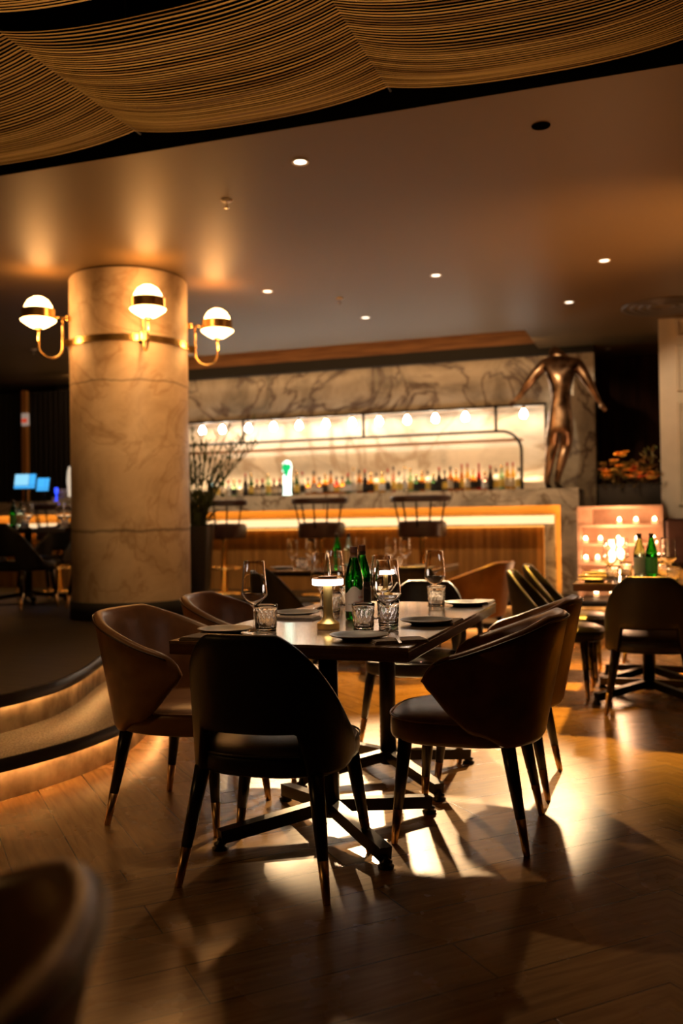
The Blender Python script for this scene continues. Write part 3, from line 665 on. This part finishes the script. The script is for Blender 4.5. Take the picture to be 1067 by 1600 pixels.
def tub_proto():
    t = thing('tub_chair', 'x', 'chair', (0, 0, 0), 0, None)
    zt = lambda a: .80-.165*(max(0, math.degrees(a)-28)/80)**1.12
    zb = interp([(0, .352), (50, .352), (78, .40), (106, .53)])
    shell_mesh(.285, .275, R(110), zt, zb, .055, .04, .86, lean=.035).build('backrest', M_brown_l, t)
    seat_mesh(.262, .262, .352, .44, .012).build('seat', M_brown_l, t)
    MB().tube(piping_pts(.262, .262, .436, y0=.012, k=1.0), .0035, 6, cap=False).build('piping', M_brown_l, t)
    rp = []
    for i in range(61):
        a = -R(99)+R(198)*i/60; z = zt(abs(a))-.004; bx, by = .285*se(sin(a), .86), -.275*se(cos(a), .86)
        nx, ny = sin(a)/.285, -cos(a)/.275; l = math.hypot(nx, ny); nx /= l; ny /= l; k = (z-.35)/.44
        f = .055*k*(1 if abs(a) < R(50) else max(.25, 1-(abs(a)-R(50))/R(70)))+.001
        rp.append((bx+nx*f, by+ny*f-.035*max(k, 0)*max(0, cos(a)), z-.012))
    MB().tube(rp, .0035, 6).build('rim_piping', M_oxblood, t)
    legs(t, (.19, -.17, .19), (.235, -.235, .225)); return t
def shell_proto():
    t = thing('dining_chair', 'x', 'chair', (0, 0, 0), 0, None)
    zt = lambda a: .80-.37*(max(0, math.degrees(a)-20)/80)**1.35
    zb = lerpf([(0, .492), (33, .492), (41, .352), (80, .352), (104, .37)])
    shell_mesh(.256, .255, R(95), zt, zb, .012, .034, .80, n=80, nose=R(7), lean=.05).build('backrest', M_black_l, t)
    seat_mesh(.242, .272, .352, .425, .036, .72, .024).build('seat', M_black_l, t)
    MB().tube(piping_pts(.242, .272, .418, y0=.036, k=1.0), .0035, 6, cap=False).build('piping', M_black_l, t)
    legs(t, (.19, -.17, .19), (.245, -.24, .215)); return t
TUB = tub_proto(); SHL = shell_proto()
used = {TUB: False, SHL: False}
def chair(pr, u, v, rz, lb, group, z=0):
    if not used[pr]:
        used[pr] = True; pr.location = (u, v, z); pr.rotation_euler = (0, 0, rz); pr['label'] = lb; pr['group'] = group; return pr
    return dup(pr, lb, (u, v, z), rz, group)
G1 = 'chairs round the set table in front'
chair(SHL, -1.205, 2.825, R(1), 'black leather dining chair in front, its back to the camera', G1)
chair(TUB, -1.765, 3.27, R(-90), 'brown leather tub chair left of front table, wholly visible', G1)
chair(TUB, -.685, 3.385, R(91), 'brown leather tub chair at right, nearest the camera', G1)
chair(TUB, -1.80, 4.02, R(-84), 'brown tub chair mostly hidden behind left edge of front table', G1)
chair(TUB, -.685, 4.04, R(90), 'brown tub chair just behind the nearer right tub chair', G1)
chair(SHL, -1.24, 4.78, R(180), 'black leather chair at far end of the front table', G1)
G2 = 'chairs round the right hand table'
chair(SHL, -.075, 5.80, R(0), 'black leather chair with its back to camera at right table', G2)
chair(SHL, -.665, 6.22, R(-90), 'black chair left of right table, the nearer of two', G2)
chair(SHL, -.665, 6.99, R(-90), 'black chair left of right table, the farther of two', G2)
chair(SHL, -.05, 7.62, R(180), 'black chair at far end of right table behind the bottles', G2)
G3 = 'chairs round the table behind the front one'
chair(SHL, -3.02, 7.25, R(-80), 'dark leather chair at left end of the middle table', G3)
chair(SHL, -2.78, 6.72, R(-30), 'dark leather chair at near side of middle table, left of centre', G3)
chair(TUB, -1.50, 7.55, R(75), 'brown tub chair at right end of middle table', G3)
chair(SHL, -1.85, 6.85, R(20), 'dark chair behind the far end chair of front table', G3)
G4 = 'dark chairs on the platform at left'
chair(SHL, -5.75, 7.35, R(-10), 'dark chair silhouette on the platform near the left photo edge', G4, ZP)
chair(SHL, -5.05, 7.62, R(10), 'dark chair silhouette on the platform against the column', G4, ZP)
chair(SHL, -6.35, 8.55, R(170), 'dark chair on the platform behind the left tables', G4, ZP)
chair(TUB, -.785, .515, R(112), 'out of focus dark tub chair in the bottom left corner', 'foreground chair')

# ---------------------------------------------------------------- tables
def table(name, lb, x0, x1, y0, y1, hubs, z=0, top=.75, mt=M_wood_t, me=M_wood_e, arm=.30, group=None):
    cx, cy = (x0+x1)/2, (y0+y1)/2
    t = thing(name, lb, 'table', (cx, cy, z), 0, group)
    MB().rbox(x0-cx, x1-cx, y0-cy, y1-cy, top-.012, top, .002).build('tabletop', mt, t)
    MB().rbox(x0-cx+.001, x1-cx-.001, y0-cy+.001, y1-cy-.001, top-.045, top-.012, .002).build('top_edge', me, t)
    for hx, hy in hubs:
        X, Y = hx-cx, hy-cy
        pd = MB().tube([(X, Y, .055), (X, Y, top-.045)], .036, 24).build('pedestal', M_dmetal, t)
        MB().rbox(X-.2, X+.2, Y-.2, Y+.2, top-.055, top-.046, .002).build('mounting_plate', M_dmetal, t)
        for sx in (-1, 1):
            for sy in (-1, 1):
                ex, ey = X+sx*arm, Y+sy*arm
                a = MB().bar((X, Y, .095), (ex, ey, .045), .045, .045).build('base_arm', M_dmetal, t)
                MB().lathe([(0, 0), (.026, 0), (.028, .008), (.018, .014), (.022, .018), (.022, .024), (.01, .03), (.01, .04), (0, .04)], (ex, ey, 0), 18).build('glide', M_leg, a)
    return t
table('dining_table', 'polished wooden dining table set for six in the foreground', -1.54, -.725, 2.705, 4.27, [(-1.17, 3.22), (-1.17, 3.99)])
table('dining_table', 'dark dining table cut off by the right edge of photo', -.5, .32, 5.62, 7.2, [(-.09, 6.15), (-.09, 6.75)])
table('dining_table', 'set table with pale top behind the front table', -3.0, -1.70, 6.88, 8.1, [(-2.34, 7.25), (-2.34, 7.75)], mt=M_wood_t, me=M_leg)
table('dining_table', 'dark table on platform nearest the left photo edge', -6.55, -5.75, 7.5, 8.3, [(-6.1, 7.9)], z=ZP, mt=M_darktop, me=M_leg, group=None, arm=.26)
table('dining_table', 'dark table on platform beside the concrete column', -5.55, -4.8, 7.75, 8.5, [(-5.25, 8.1)], z=ZP, mt=M_darktop, me=M_leg, arm=.26)

# ---------------------------------------------------------------- tableware
TZ = .75
def ontable(x, y, z=TZ): p = atz(x, y, z); return (p.x, p.y, z)
WG = None
def wine(loc, lb, group, sc=1):
    global WG
    if WG: return dup(WG, lb, loc, 0, group, sc)
    t = tag(thing('wine_glass', lb, 'wine glass', loc, 0, group), lb, 'wine glass'); WG = t
    # outer foot, stem, bowl, then inner bowl
    out = [(0, 0), (.036, 0), (.037, .0015), (.02, .005), (.006, .010), (.0040, .02), (.0038, .066), (.005, .078), (.010, .086), (.028, .104), (.0455, .1225), (.0472, .127), (.0474, .131), (.0465, .137), (.0375, .246), (.0372, .248)]
    inn = [(.0358, .248), (.0362, .246), (.0452, .137), (.0460, .131), (.0457, .128), (.0438, .1235), (.0268, .1058), (.008, .092), (0, .091)]
    o = MB().lathe(out+inn, seg=48).build('bowl_and_stem', M_glass, t); smooth_angle(o, 28)
    return t
TG = None
def tumbler(loc, lb, group):
    global TG
    if TG: return dup(TG, lb, loc, 0, group)
    t = thing('tumbler', lb, 'tumbler', loc, 0, group); TG = t
    def cut(a, z, r):
        if r < .025 or z < .006: return 0
        k = z/.095; d = abs(sin(7*a+k*7))+abs(sin(7*a-k*7))
        return -.0036*(1-abs(d-1)) if z < .078 else 0
    mo = [(0, 0), (.030, 0), (.034, .004)]+[(.034+.0035*k/18, .006+.076*k/18) for k in range(19)]+[(.038, .095), (.0375, .0955)]
    mo = [(a*1.09, z) for a, z in mo]
    MB().lathe(mo, seg=84, mod=lambda a, z, r: cut(a, z, r)).lathe([(q[0]*1.09, q[1]) for q in [(.0375, .0955), (.0362, .095), (.0345, .085), (.031, .02), (.026, .012), (0, .011)]], seg=84).build('cut_glass_body', M_glass, t)
    return t
PL = None
def plate(loc, lb, group, sc=1):
    global PL
    if PL: return dup(PL, lb, loc, 0, group, sc)
    t = thing('side_plate', lb, 'plate', loc, 0, group); PL = t
    o = MB().lathe([(0, 0), (.055, 0), (.057, .004), (.075, .009), (.094, .014), (.097, .0165), (.095, .0185), (.088, .0175), (.070, .013), (.06, .0095), (0, .0085)], seg=56).build('dish', M_plate, t)
    MB().tube([(.096*cos(a), .096*sin(a), .0175) for a in [2*pi*k/48 for k in range(49)]], .0012, 6, cap=False).build('rim', mat('rim_gilt', (.62, .5, .33), .25), t)
    return t
NP = None
def napkin(loc, rz, lb, group):
    global NP
    if NP: return dup(NP, lb, loc, rz, group)
    t = thing('napkin', lb, 'napkin', loc, rz, group); NP = t
    m = MB()
    for k in range(3): m.rbox(-.05+.002*k, .05-.002*k, -.09+.003*k, .09-.002*k, .0035*k, .0035*k+.0033, .0012)
    m.build('folded_cloth', M_napkin, t)
    return t
FK = None
def fork(loc, rz, lb, group):
    global FK
    if FK: return dup(FK, lb, loc, rz, group)
    t = thing('fork', lb, 'fork', loc, rz, group); FK = t
    m = MB().bar((0, -.09, .003), (0, .03, .003), .008, .0025)
    m.bar((0, .03, .003), (0, .05, .003), .018, .002)
    m.build('handle', M_steel, t)
    for k in range(4): MB().bar((-.0078+.0052*k, .05, .003), (-.0078+.0052*k, .095, .0055), .0026, .002).build('tine', M_steel, t)
    return t
def text_mesh(s, size, m, parent, loc, rot, name='lettering'):
    cu = bpy.data.curves.new('txt', 'FONT'); cu.body = s; cu.size = size; cu.align_x = 'CENTER'; cu.extrude = .0002
    o = bpy.data.objects.new('txt', cu); C.objects.link(o); dg = bpy.context.evaluated_depsgraph_get()
    me = bpy.data.meshes.new_from_object(o.evaluated_get(dg)); bpy.data.objects.remove(o)
    me.materials.clear(); me.materials.append(m); n = bpy.data.objects.new(name, me); C.objects.link(n); n.parent = parent; n.location = loc; n.rotation_euler = rot; return n
def curved_text(s, size, m, parent, r, ang, z):
    n = text_mesh(s, size, m, parent, (0, 0, 0), (0, 0, 0))
    for v in n.data.vertices:
        a = ang+v.co.x/r; rr = r+v.co.z; y = v.co.y; v.co = (rr*cos(a), rr*sin(a), z+y)
    return n
def water_bottle(loc, lb, group, glass, labm, facing, cap, neckm, txt=None, txtm=None, tall=.285, name='water_bottle', wave=True):
    t = thing(name, lb, 'bottle', loc, facing, group); r = .036
    pr = [(0, 0), (.030, 0), (r, .006), (r, .15), (.035, .165), (.029, .195), (.019, .23), (.0145, .25), (.0135, .262), (.0145, .266), (.0145, .27), (.013, .272), (.013, tall-.004), (0, tall-.004)]
    inn = [(0, .275), (.010, .275), (.0105, .25), (.016, .228), (.026, .193), (.0325, .163), (.0335, .15), (.0335, .01), (0, .008)]
    o = MB().lathe(pr[:-1], seg=40).lathe(inn, seg=40).build('glass_body', glass, t); smooth_angle(o, 50)
    # label: partial wrap with wavy upper edge, centred on local -Y
    lo, hi = [], []
    for k in range(31):
        a = -pi/2-R(80)+R(160)*k/30; zz = .135 if not wave else .118+.013*sin(a*3.2+.6)+.018*max(0, (k-14)/16)
        lo.append(((r+.0006)*cos(a), (r+.0006)*sin(a), .035)); hi.append(((r+.0006)*cos(a), (r+.0006)*sin(a), zz))
    MB().loft([lo, hi], closed=False).build('label', labm, t)
    MB().lathe([(.0148, tall-.028), (.0150, tall-.001), (.0135, tall), (0, tall)], seg=24).build('cap', cap, t)
    if neckm: MB().lathe([(.0165, .243), (.0152, .26), (.0152, tall-.03)], seg=24).build('neck_foil', neckm, t)
    if txt:
        for s, sz, da, z, mm in txt: curved_text(s, sz, mm, t, r+.0009, -pi/2+da, z)
    return t
GT = 'tableware on the front table'
GW = 'wine glasses on the front table'; GU = 'cut glass tumblers on the front table'; GP = 'side plates on the front table'
wine(ontable(398, 985), 'tall wine glass at the left beside a cut tumbler', GW)
wine(ontable(606, 986), 'tall wine glass nearest the camera, right of the green bottles', GW)
wine(ontable(597, 966), 'wine glass directly behind the nearest right hand glass', GW)
wine(ontable(502, 951), 'wine glass behind lamp disc, left of a matching pair', GW)
wine(ontable(523, 943), 'wine glass behind lamp disc, right of a matching pair', GW)
wine(ontable(680, 946), 'wine glass at far right of the table behind a tumbler', GW)
tumbler(ontable(416, 987), 'cut glass tumbler at left beside the tall wine glass', GU)
tumbler(ontable(568, 985), 'cut glass tumbler in front of the green bottles', GU)
tumbler(ontable(607, 979), 'cut glass tumbler behind stem of nearest right wine glass', GU)
tumbler(ontable(518, 961), 'cut glass tumbler right behind the brass lamp stem', GU)
tumbler(ontable(682, 949), 'cut glass tumbler in front of the far right wine glass', GU)
tumbler(ontable(545, 950), 'cut glass tumbler mostly hidden behind the green bottles', GU)
plate(ontable(561, 999), 'grey side plate at near end of front table', GP)
plate(ontable(666, 975), 'grey side plate at right edge before the near right tub chair', GP)
plate(ontable(727, 946), 'grey side plate at the far right table corner', GP)
plate(ontable(352, 989), 'grey side plate at left edge by the wholly visible tub chair', GP)
plate(ontable(463, 962), 'grey side plate at left far side beyond the wine glass', GP)
GN = 'folded napkins on the front table'
napkin(ontable(622, 1003), R(-58), 'taupe folded napkin at near right corner under the fork', GN)
napkin(ontable(697, 973), R(0), 'taupe folded napkin right of the middle plate at table edge', GN)
napkin(ontable(752, 942), R(0), 'taupe folded napkin at far right table corner', GN)
napkin(ontable(463, 967), R(90), 'taupe folded napkin below the far left plate', GN)
napkin(ontable(320, 996), R(0), 'taupe folded napkin at left table corner', GN)
f = ontable(622, 1001, TZ+.011); fork(f, R(20), 'steel fork lying on the near right napkin', 'forks on the front table')
f = ontable(470, 961, TZ+.02); 
M_lc = mat('label_beige', (.85, .70, .52), .55); M_lg = mat('label_slate', (.11, .13, .145), .5); M_red = mat('ink_red', (.65, .10, .04), .5); M_ink = mat('ink_dark', (.05, .04, .03), .5); M_inkw = mat('ink_pale', (.55, .52, .48), .5)
M_capd = mat('cap_copper', (.30, .13, .09), .4); M_foil = mat('foil_beige', (.50, .34, .24), .5); M_foil2 = mat('foil_dark', (.10, .09, .08), .5)
water_bottle(ontable(554, 968), 'green water bottle with beige label, left of the pair', 'green bottles on the front table', M_gglass, M_lc, R(19), M_capd, M_foil,
             [('S.PELLEGRINO', .0085, R(38), .07, M_red), ('SAN', .013, R(42), .085, M_red), ('75 CL', .006, R(-30), .06, M_ink)])
water_bottle(ontable(567, 959), 'green water bottle with slate label, right of the pair', 'green bottles on the front table', M_gglass, M_lg, R(30), M_capd, M_foil2,
             [('S.PELL', .012, R(12), .105, M_inkw)], wave=False)
def table_lamp(loc, lb, first=[None]):
    if first[0]: return dup(first[0], lb, loc)
    t = thing('table_lamp', lb, 'table lamp', loc, 0, 'cordless brass table lamps'); first[0] = t
    smooth_angle(MB().lathe([(0, 0), (.038, 0), (.040, .003), (.040, .022), (.037, .025), (.024, .034), (.0185, .045), (.0165, .06), (.0165, .158), (0, .158)], seg=48).build('stem_and_base', M_lampbrass, t))
    o = smooth_angle(MB().lathe([(0, .158), (.053, .158), (.0555, .160), (.0555, .178), (.053, .180), (0, .180)], seg=56).build('diffuser', M_lampring, t))
    smooth_angle(MB().lathe([(0, .180), (.056, .180), (.056, .183), (.034, .1845), (.034, .189), (0, .190)], seg=48).build('cap_disc', mat('copper_cap', (.45, .22, .12), .3, 1), t))
    return t
table_lamp(ontable(513, 983), 'brass table lamp with glowing disc in front of green bottles')
table_lamp(ontable(603, 948), 'farther brass table lamp seen through the wine glasses')
# right table
GR = 'tableware on the right table'
def at2(x, v, z=TZ): p = atv(x, 880, v); return (p.x, v, z)
wine(at2(953, 6.0), 'wine glass at left on right table', 'wine glasses on the right table')
wine(at2(972, 6.5), 'wine glass behind the left one on right table', 'wine glasses on the right table')
wine(at2(1045, 6.15), 'wine glass at far right edge of photo', 'wine glasses on the right table')
wine(at2(1030, 6.6), 'wine glass right of the green bottle on right table', 'wine glasses on the right table')
tumbler(at2(957, 5.85), 'tumbler below the left wine glass on right table', 'tumblers on the right table')
tumbler(at2(978, 6.3), 'tumbler left of the blue labelled bottle', 'tumblers on the right table')
tumbler(at2(1052, 5.8), 'tumbler at photo edge, nearest on the right table', 'tumblers on the right table')
tumbler(at2(1038, 6.2), 'tumbler just right of the green bottle on right table', 'tumblers on the right table')
plate(at2(928, 5.80), 'grey side plate at near left corner of right table', 'plates on the right table')
plate(at2(933, 6.5), 'grey side plate farther along left edge of right table', 'plates on the right table')
napkin(at2(926, 6.3), R(90), 'folded napkin between the plates on right table', 'napkins on the right table')
water_bottle(at2(999, 6.1), 'clear water bottle with pale blue label on right table', 'bottles on the right table', M_cglass, mat('label_blue', (.30, .50, 1.0), .5), R(5), M_cap[0], None, wave=False)
water_bottle(at2(1018, 6.1), 'green water bottle on right table beside the clear one', 'bottles on the right table', M_gglass, mat('label_teal', (.05, .45, .28), .5), R(5), M_cap[0], None, wave=False)
# middle table
def at3(x, v): p = atv(x, 875, v); return (p.x, v, TZ)
for x, v, lb in ((457, 7.2, 'leftmost wine glass on middle table'), (486, 7.2, 'second wine glass from left on middle table'), (563, 7.45, 'wine glass right of green bottle on middle table'), (611, 7.4, 'left of the two right wine glasses on middle table'), (633, 7.4, 'rightmost wine glass on middle table')):
    wine(at3(x, v), lb, 'wine glasses on the middle table')
for x, v, lb in ((469, 7.1, 'tumbler between two left wine glasses on middle table'), (474, 6.98, 'tumbler before left wine glasses on middle table'), (622, 7.2, 'tumbler before two right wine glasses on middle table')):
    tumbler(at3(x, v), lb, 'tumblers on the middle table')
for x, v, lb in ((440, 7.15, 'plate at left end of middle table'), (665, 7.55, 'plate at right end of middle table'), (655, 7.3, 'nearer plate at right end of middle table')):
    plate(at3(x, v), lb, 'plates on the middle table')
water_bottle(at3(527, 7.5), 'green water bottle on middle table behind the lamp', 'bottles on the middle table', M_gglass, mat('label_green2', (.1, .35, .12), .5), 0, M_cap[0], None, wave=False)
water_bottle(at3(545, 7.5), 'clear water bottle on middle table right of green one', 'bottles on the middle table', M_cglass, mat('label_pale', (.7, .65, .5), .5), 0, M_cap[0], None, wave=False)
# left platform tables
def at4(x, v): p = atv(x, 825, v); return (p.x, v, TZ+ZP)
water_bottle(at4(21, 7.7), 'green water bottle on platform table at left', 'bottles on the platform tables', M_gglass, mat('label_green3', (.06, .3, .1), .5), 0, M_cap[0], None, wave=False)
water_bottle(at4(33, 7.8), 'clear water bottle beside green one on platform table', 'bottles on the platform tables', M_cglass, mat('label_white2', (.8, .75, .6), .5), 0, M_cap[0], None, wave=False)
for x, v, lb in ((45, 7.7, 'wine glass right of bottles on platform table'), (64, 8.0, 'wine glass between the two platform tables'), (95, 8.0, 'wine glass by the column on platform table'), (106, 8.1, 'wine glass touching view of the column on platform table')):
    if x == 64: continue
    wine(at4(x, v), lb, 'wine glasses on the platform tables')
tumbler(at4(39, 7.56), 'tumbler before wine glass on left platform table', 'tumblers on the platform tables')
tumbler(at4(101, 7.95), 'tumbler near the column on platform table', 'tumblers on the platform tables')

# ---------------------------------------------------------------- things on the bar at left
def pos(x, y, wd, ht, lb, m1, m2, first=None):
    p = atv(x, y, 9.8); t = thing('till_screen', lb, 'screen', (p.x, 9.8, ztop), R(12), 'till screens on the bar')
    MB().rbox(-.08, .08, -.08, .08, 0, .012, .003).tube([(0, 0, .01), (0, .02, p.z-ztop)], .018, 10).build('stand', M_black, t)
    h = p.z-ztop
    fr = MB().add([(-wd/2+a*wd, -.02+.0*a+b*.05-c*.02, h-ht/2+b*ht) for a in (0, 1) for b in (0, 1) for c in (0, 1)], [(0, 1, 3, 2), (4, 6, 7, 5), (0, 4, 5, 1), (2, 3, 7, 6), (0, 2, 6, 4), (1, 5, 7, 3)]).build('housing', M_black, t)
    for (a0, a1, b0, b1, mm) in ((.04, .66, .25, .95, m2), (.68, .96, .25, .95, m1), (.04, .96, .05, .22, m1)):
        MB().add([(-wd/2+a*wd, -.041+b*.05, h-ht/2+b*ht) for a, b in ((a0, b0), (a1, b0), (a1, b1), (a0, b1))], [(0, 1, 2, 3)]).build('display', mm, t)
pos(40, 752, .30, .20, 'tilted till screen with pale blue display, the larger of two', M_screen, M_screen2)
pos(68, 757, .17, .18, 'darker blue till screen right of the larger one', M_screen, M_screen)
p = atv(84, 752, 9.8); tag(MB().lathe([(0, 0), (.03, 0), (.03, .012), (.01, .02), (.01, .10), (.022, .11), (.024, .17), (0, .18)], (p.x, 9.85, ztop), 16).build('card_reader_light', M_blue), 'small deep blue light on bar beside the till screens', 'light')
p = atv(111, 727, 9.9)
tag(MB().lathe([(0, 0), (.03, 0), (.026, .1), (.04, .26), (.03, .38), (.012, .44), (0, .44)], (p.x-.02, 9.9, ztop), 20).build('tap_lever', mat('white_lever', (.9, .85, .75), .3, emis=(1, .85, .65), es=.5)), 'tall white beer tap beside the left side of column', 'beer tap')
for i, x in enumerate((93, 99, 105)):
    p = atv(x, 745, 9.95); tag(MB().lathe([(0, 0), (.03, 0), (.034, .1), (.032, .1), (.028, .01), (0, .01)], (p.x, 9.95, ztop+.06), 16).build('stacked_glass', mat('frosted_glass', (.8, .7, .55), .3, trans=.6)), f'drinking glass on bar left of column, {ORD[i]} from left', 'glass', 'glasses on a tray left of the column')
p0, p1 = atv(88, 770, 9.95), atv(118, 770, 9.95)
tag(MB().rbox(p0.x, p1.x, 9.85, 10.1, ztop, ztop+.058, .008).build('bar_tray', M_counter), 'low stone block under glasses on bar left of column', 'block')

# ---------------------------------------------------------------- candle tiers
cu0, cu1 = BR+.005, .015
tr = thing('candle_shelf', 'tiered sandstone wall unit full of glowing candles below flowers', 'shelf unit', (0, 0, 0))
M_sand = noisy(mat('sandstone', (.62, .40, .27), .6), (.40, .23, .14), (.56, .35, .23), 7, 7, bump=.2)
MB().box(cu0, cu1, 9.54, 9.6, ZP, 1.255).build('back_panel', M_sand, tr)
shz = [1.235, 1.055, .875, .69, .50]
for i, z in enumerate(shz):
    MB().rbox(cu0, cu1, 9.26-.0*i, 9.545, z-.012, z+.018, .004).build('shelf', M_sand, tr)
MB().box(cu0, cu0+.035, 9.28, 9.545, ZP, 1.23).build('side_panel', M_sand, tr)
MB().box(cu1-.03, cu1, 9.28, 9.545, ZP, 1.23).build('side_panel', M_sand, tr)
for z0, z1_, uu in ((1.07, 1.225, -.63), ):
    MB().box(uu-.115, uu, 9.3, 9.545, z0, z1_).build('block', M_sand, tr)
cd = None
rows = [(1.073, (968, 994, 1023)), (.893, (907, 938, 966, 995, 1021)), (.708, (905, 933, 965, 1000, 1028)), (ZP, (930, 955, 985, 1015))]
rn = ['top row', 'second row', 'third row', 'bottom row']
for ri, (z, xs) in enumerate(rows):
    for ci, x in enumerate(xs):
        u = atv(x, 840, 9.4).x; u = max(u, cu0+.07)
        lb = f'glowing tea light in sandstone unit, {rn[ri]}, {ORD[ci]} from left'
        if cd is None:
            cd = thing('tea_light', lb, 'candle', (u, 9.4, z), 0, 'tea lights in the sandstone unit')
            MB().lathe([(0, 0), (.024, 0), (.028, .035), (.026, .035), (.022, .022), (0, .022)], seg=18).build('holder', M_wax, cd)
            MB().lathe([(0, .026), (.012, .032), (.017, .045), (.012, .060), (0, .072)], seg=12).build('flame', M_flame, cd)
        else: dup(cd, lb, (u, 9.4, z))
for z in (1.15, .97, .79, .55):
    lamp('candle_glow', 'POINT', (-.40, 9.05, z), 9, (1, .52, .26), shadow_soft_size=.08)
# flower planter on top
fp = thing('flower_planter', 'long black planter of orange and yellow autumn flowers', 'planter', (0, 9.75, 1.26))
fu0, fu1 = atv(936, 780, 9.75).x, atv(1033, 780, 9.75).x
MB().box(fu0, fu1, -.12, .12, 0, .20).box(fu0-.01, fu1+.01, -.13, .13, .20, .21).build('trough', M_black, fp)
rnd = random.Random(3)
fl_cols = [(.75, .33, .04), (.80, .45, .10), (.70, .10, .03), (.55, .38, .08), (.62, .25, .12)]
fms = [mat('petal_%d' % i, c, .55) for i, c in enumerate(fl_cols)]
def blossom(mb, c, r, rr):
    for ring, (n, tilt, s) in enumerate(((7, .5, 1), (5, 1.0, .7))):
        for k in range(n):
            a = 2*pi*k/n+ring*.4+rr.random(); d = Vector((cos(a), sin(a), tilt)).normalized(); sd = Vector((-sin(a), cos(a), 0))
            b = Vector(c); e = b+d*r*s; m = b+d*r*s*.6+Vector((0, 0, -.1*r))
            mb.add([b, m+sd*r*.35*s, e, m-sd*r*.35*s, b+d*r*s*.5+Vector((0, 0, .12*r))], [(0, 1, 4), (1, 2, 4), (2, 3, 4), (3, 0, 4)], True)
for i in range(46):
    u = rnd.uniform(fu0+.02, fu1-.02); s = (u-fu0)/(fu1-fu0)
    top = .22+(.33 if .2 < s < .45 else .16 if s < .62 else .10)*rnd.uniform(.25, 1)
    mb = MB(); blossom(mb, (u, rnd.uniform(-.12, .06), top), rnd.uniform(.04, .07), rnd)
    ci = 2 if .55 < s < .75 and rnd.random() < .7 else rnd.choice([0, 1, 3, 4, 0])
    mb.build('blossom', fms[ci], fp)
lf = MB()
def leafq(mb, b, d, ln, wd):
    d = Vector(d).normalized(); sd = d.cross(Vector((0, 0, 1)))
    sd = (sd if sd.length > .01 else Vector((1, 0, 0))).normalized(); b = Vector(b); n = sd.cross(d)
    mb.add([b, b+d*ln*.45+sd*wd/2+n*wd*.15, b+d*ln, b+d*ln*.45-sd*wd/2+n*wd*.15, b+d*ln*.5], [(0, 1, 4), (1, 2, 4), (2, 3, 4), (3, 0, 4)], True)
for i in range(260):
    u = rnd.uniform(fu0, fu1); s = (u-fu0)/(fu1-fu0); hh = .15+(.42 if s > .72 else .28)*rnd.random()
    leafq(lf, (u, rnd.uniform(-.12, .12), hh), (rnd.uniform(-1, 1), rnd.uniform(-1, .4), rnd.uniform(-.2, 1)), rnd.uniform(.05, .1), .03)
lf.build('foliage', noisy(mat('autumn_leaf', (.12, .11, .03), .5), (.07, .09, .03), (.25, .15, .04), 9, 3), fp)['kind'] = 'stuff'
# banquette in front of the pillar
bq = thing('banquette', 'dark oxblood leather banquette below the ivory pillar', 'banquette', (0, 0, ZP))
b0u = atv(1037, 850, 9.25).x
ba = MB()
for k in range(7): ba.rbox(b0u+.02+k*.2, b0u+.215+k*.2, 9.25, 9.40, .30, .745, .02)
ba.build('channelled_back', M_oxblood, bq)
MB().rbox(b0u, b0u+1.45, 9.4, 9.6, 0, .75, .01).build('back_frame', M_oxblood, bq)
MB().rbox(b0u, b0u+1.45, 8.99, 9.3, 0, .36, .02).build('seat', M_oxblood, bq)

# ---------------------------------------------------------------- plant by the column
p = atv(309, 850, 7.9)
pt = thing('potted_plant', 'wispy tall plant in a black tapered floor pot by column', 'plant', (p.x+.0, 7.9, ZP))
smooth_angle(MB().lathe([(0, 0), (.10, 0), (.105, .01), (.155, .72), (.16, .75), (.145, .75), (.14, .70), (0, .70)], seg=36).build('pot', mat('pot_black', (.02, .017, .014), .35), pt))
pm = MB(); fo = MB(); rn_ = random.Random(12)
for i in range(30):
    a = rn_.uniform(0, 2*pi); ln = rn_.uniform(.7, 1.28); out = rn_.uniform(.15, .62); b = Vector((.05*cos(a), .05*sin(a), .7))
    pts = [b+Vector((cos(a)*out*s**1.5, sin(a)*out*s**1.5, ln*(s-.18*s*s))) for s in [k/8 for k in range(9)]]
    pm.tube(pts, [.009-.0007*k for k in range(9)], 5)
    for k in range(1, 9):
        for r_ in range(4):
            dd = (pts[k]-pts[k-1]).normalized()+Vector((rn_.uniform(-.8, .8), rn_.uniform(-.8, .8), rn_.uniform(-.3, .6)))
            leafq(fo, pts[k].lerp(pts[k-1], rn_.random()), dd, rn_.uniform(.06, .15), .016)
for i in range(110):
    a = rn_.uniform(0, 2*pi); leafq(fo, (.08*cos(a), .08*sin(a), .70+rn_.uniform(0, .25)), (cos(a), sin(a), rn_.uniform(.1, 1.4)), rn_.uniform(.10, .22), .035)
pm.build('stems', M_leaf, pt); fo.build('leaves', M_leaf, pt)['kind'] = 'stuff'
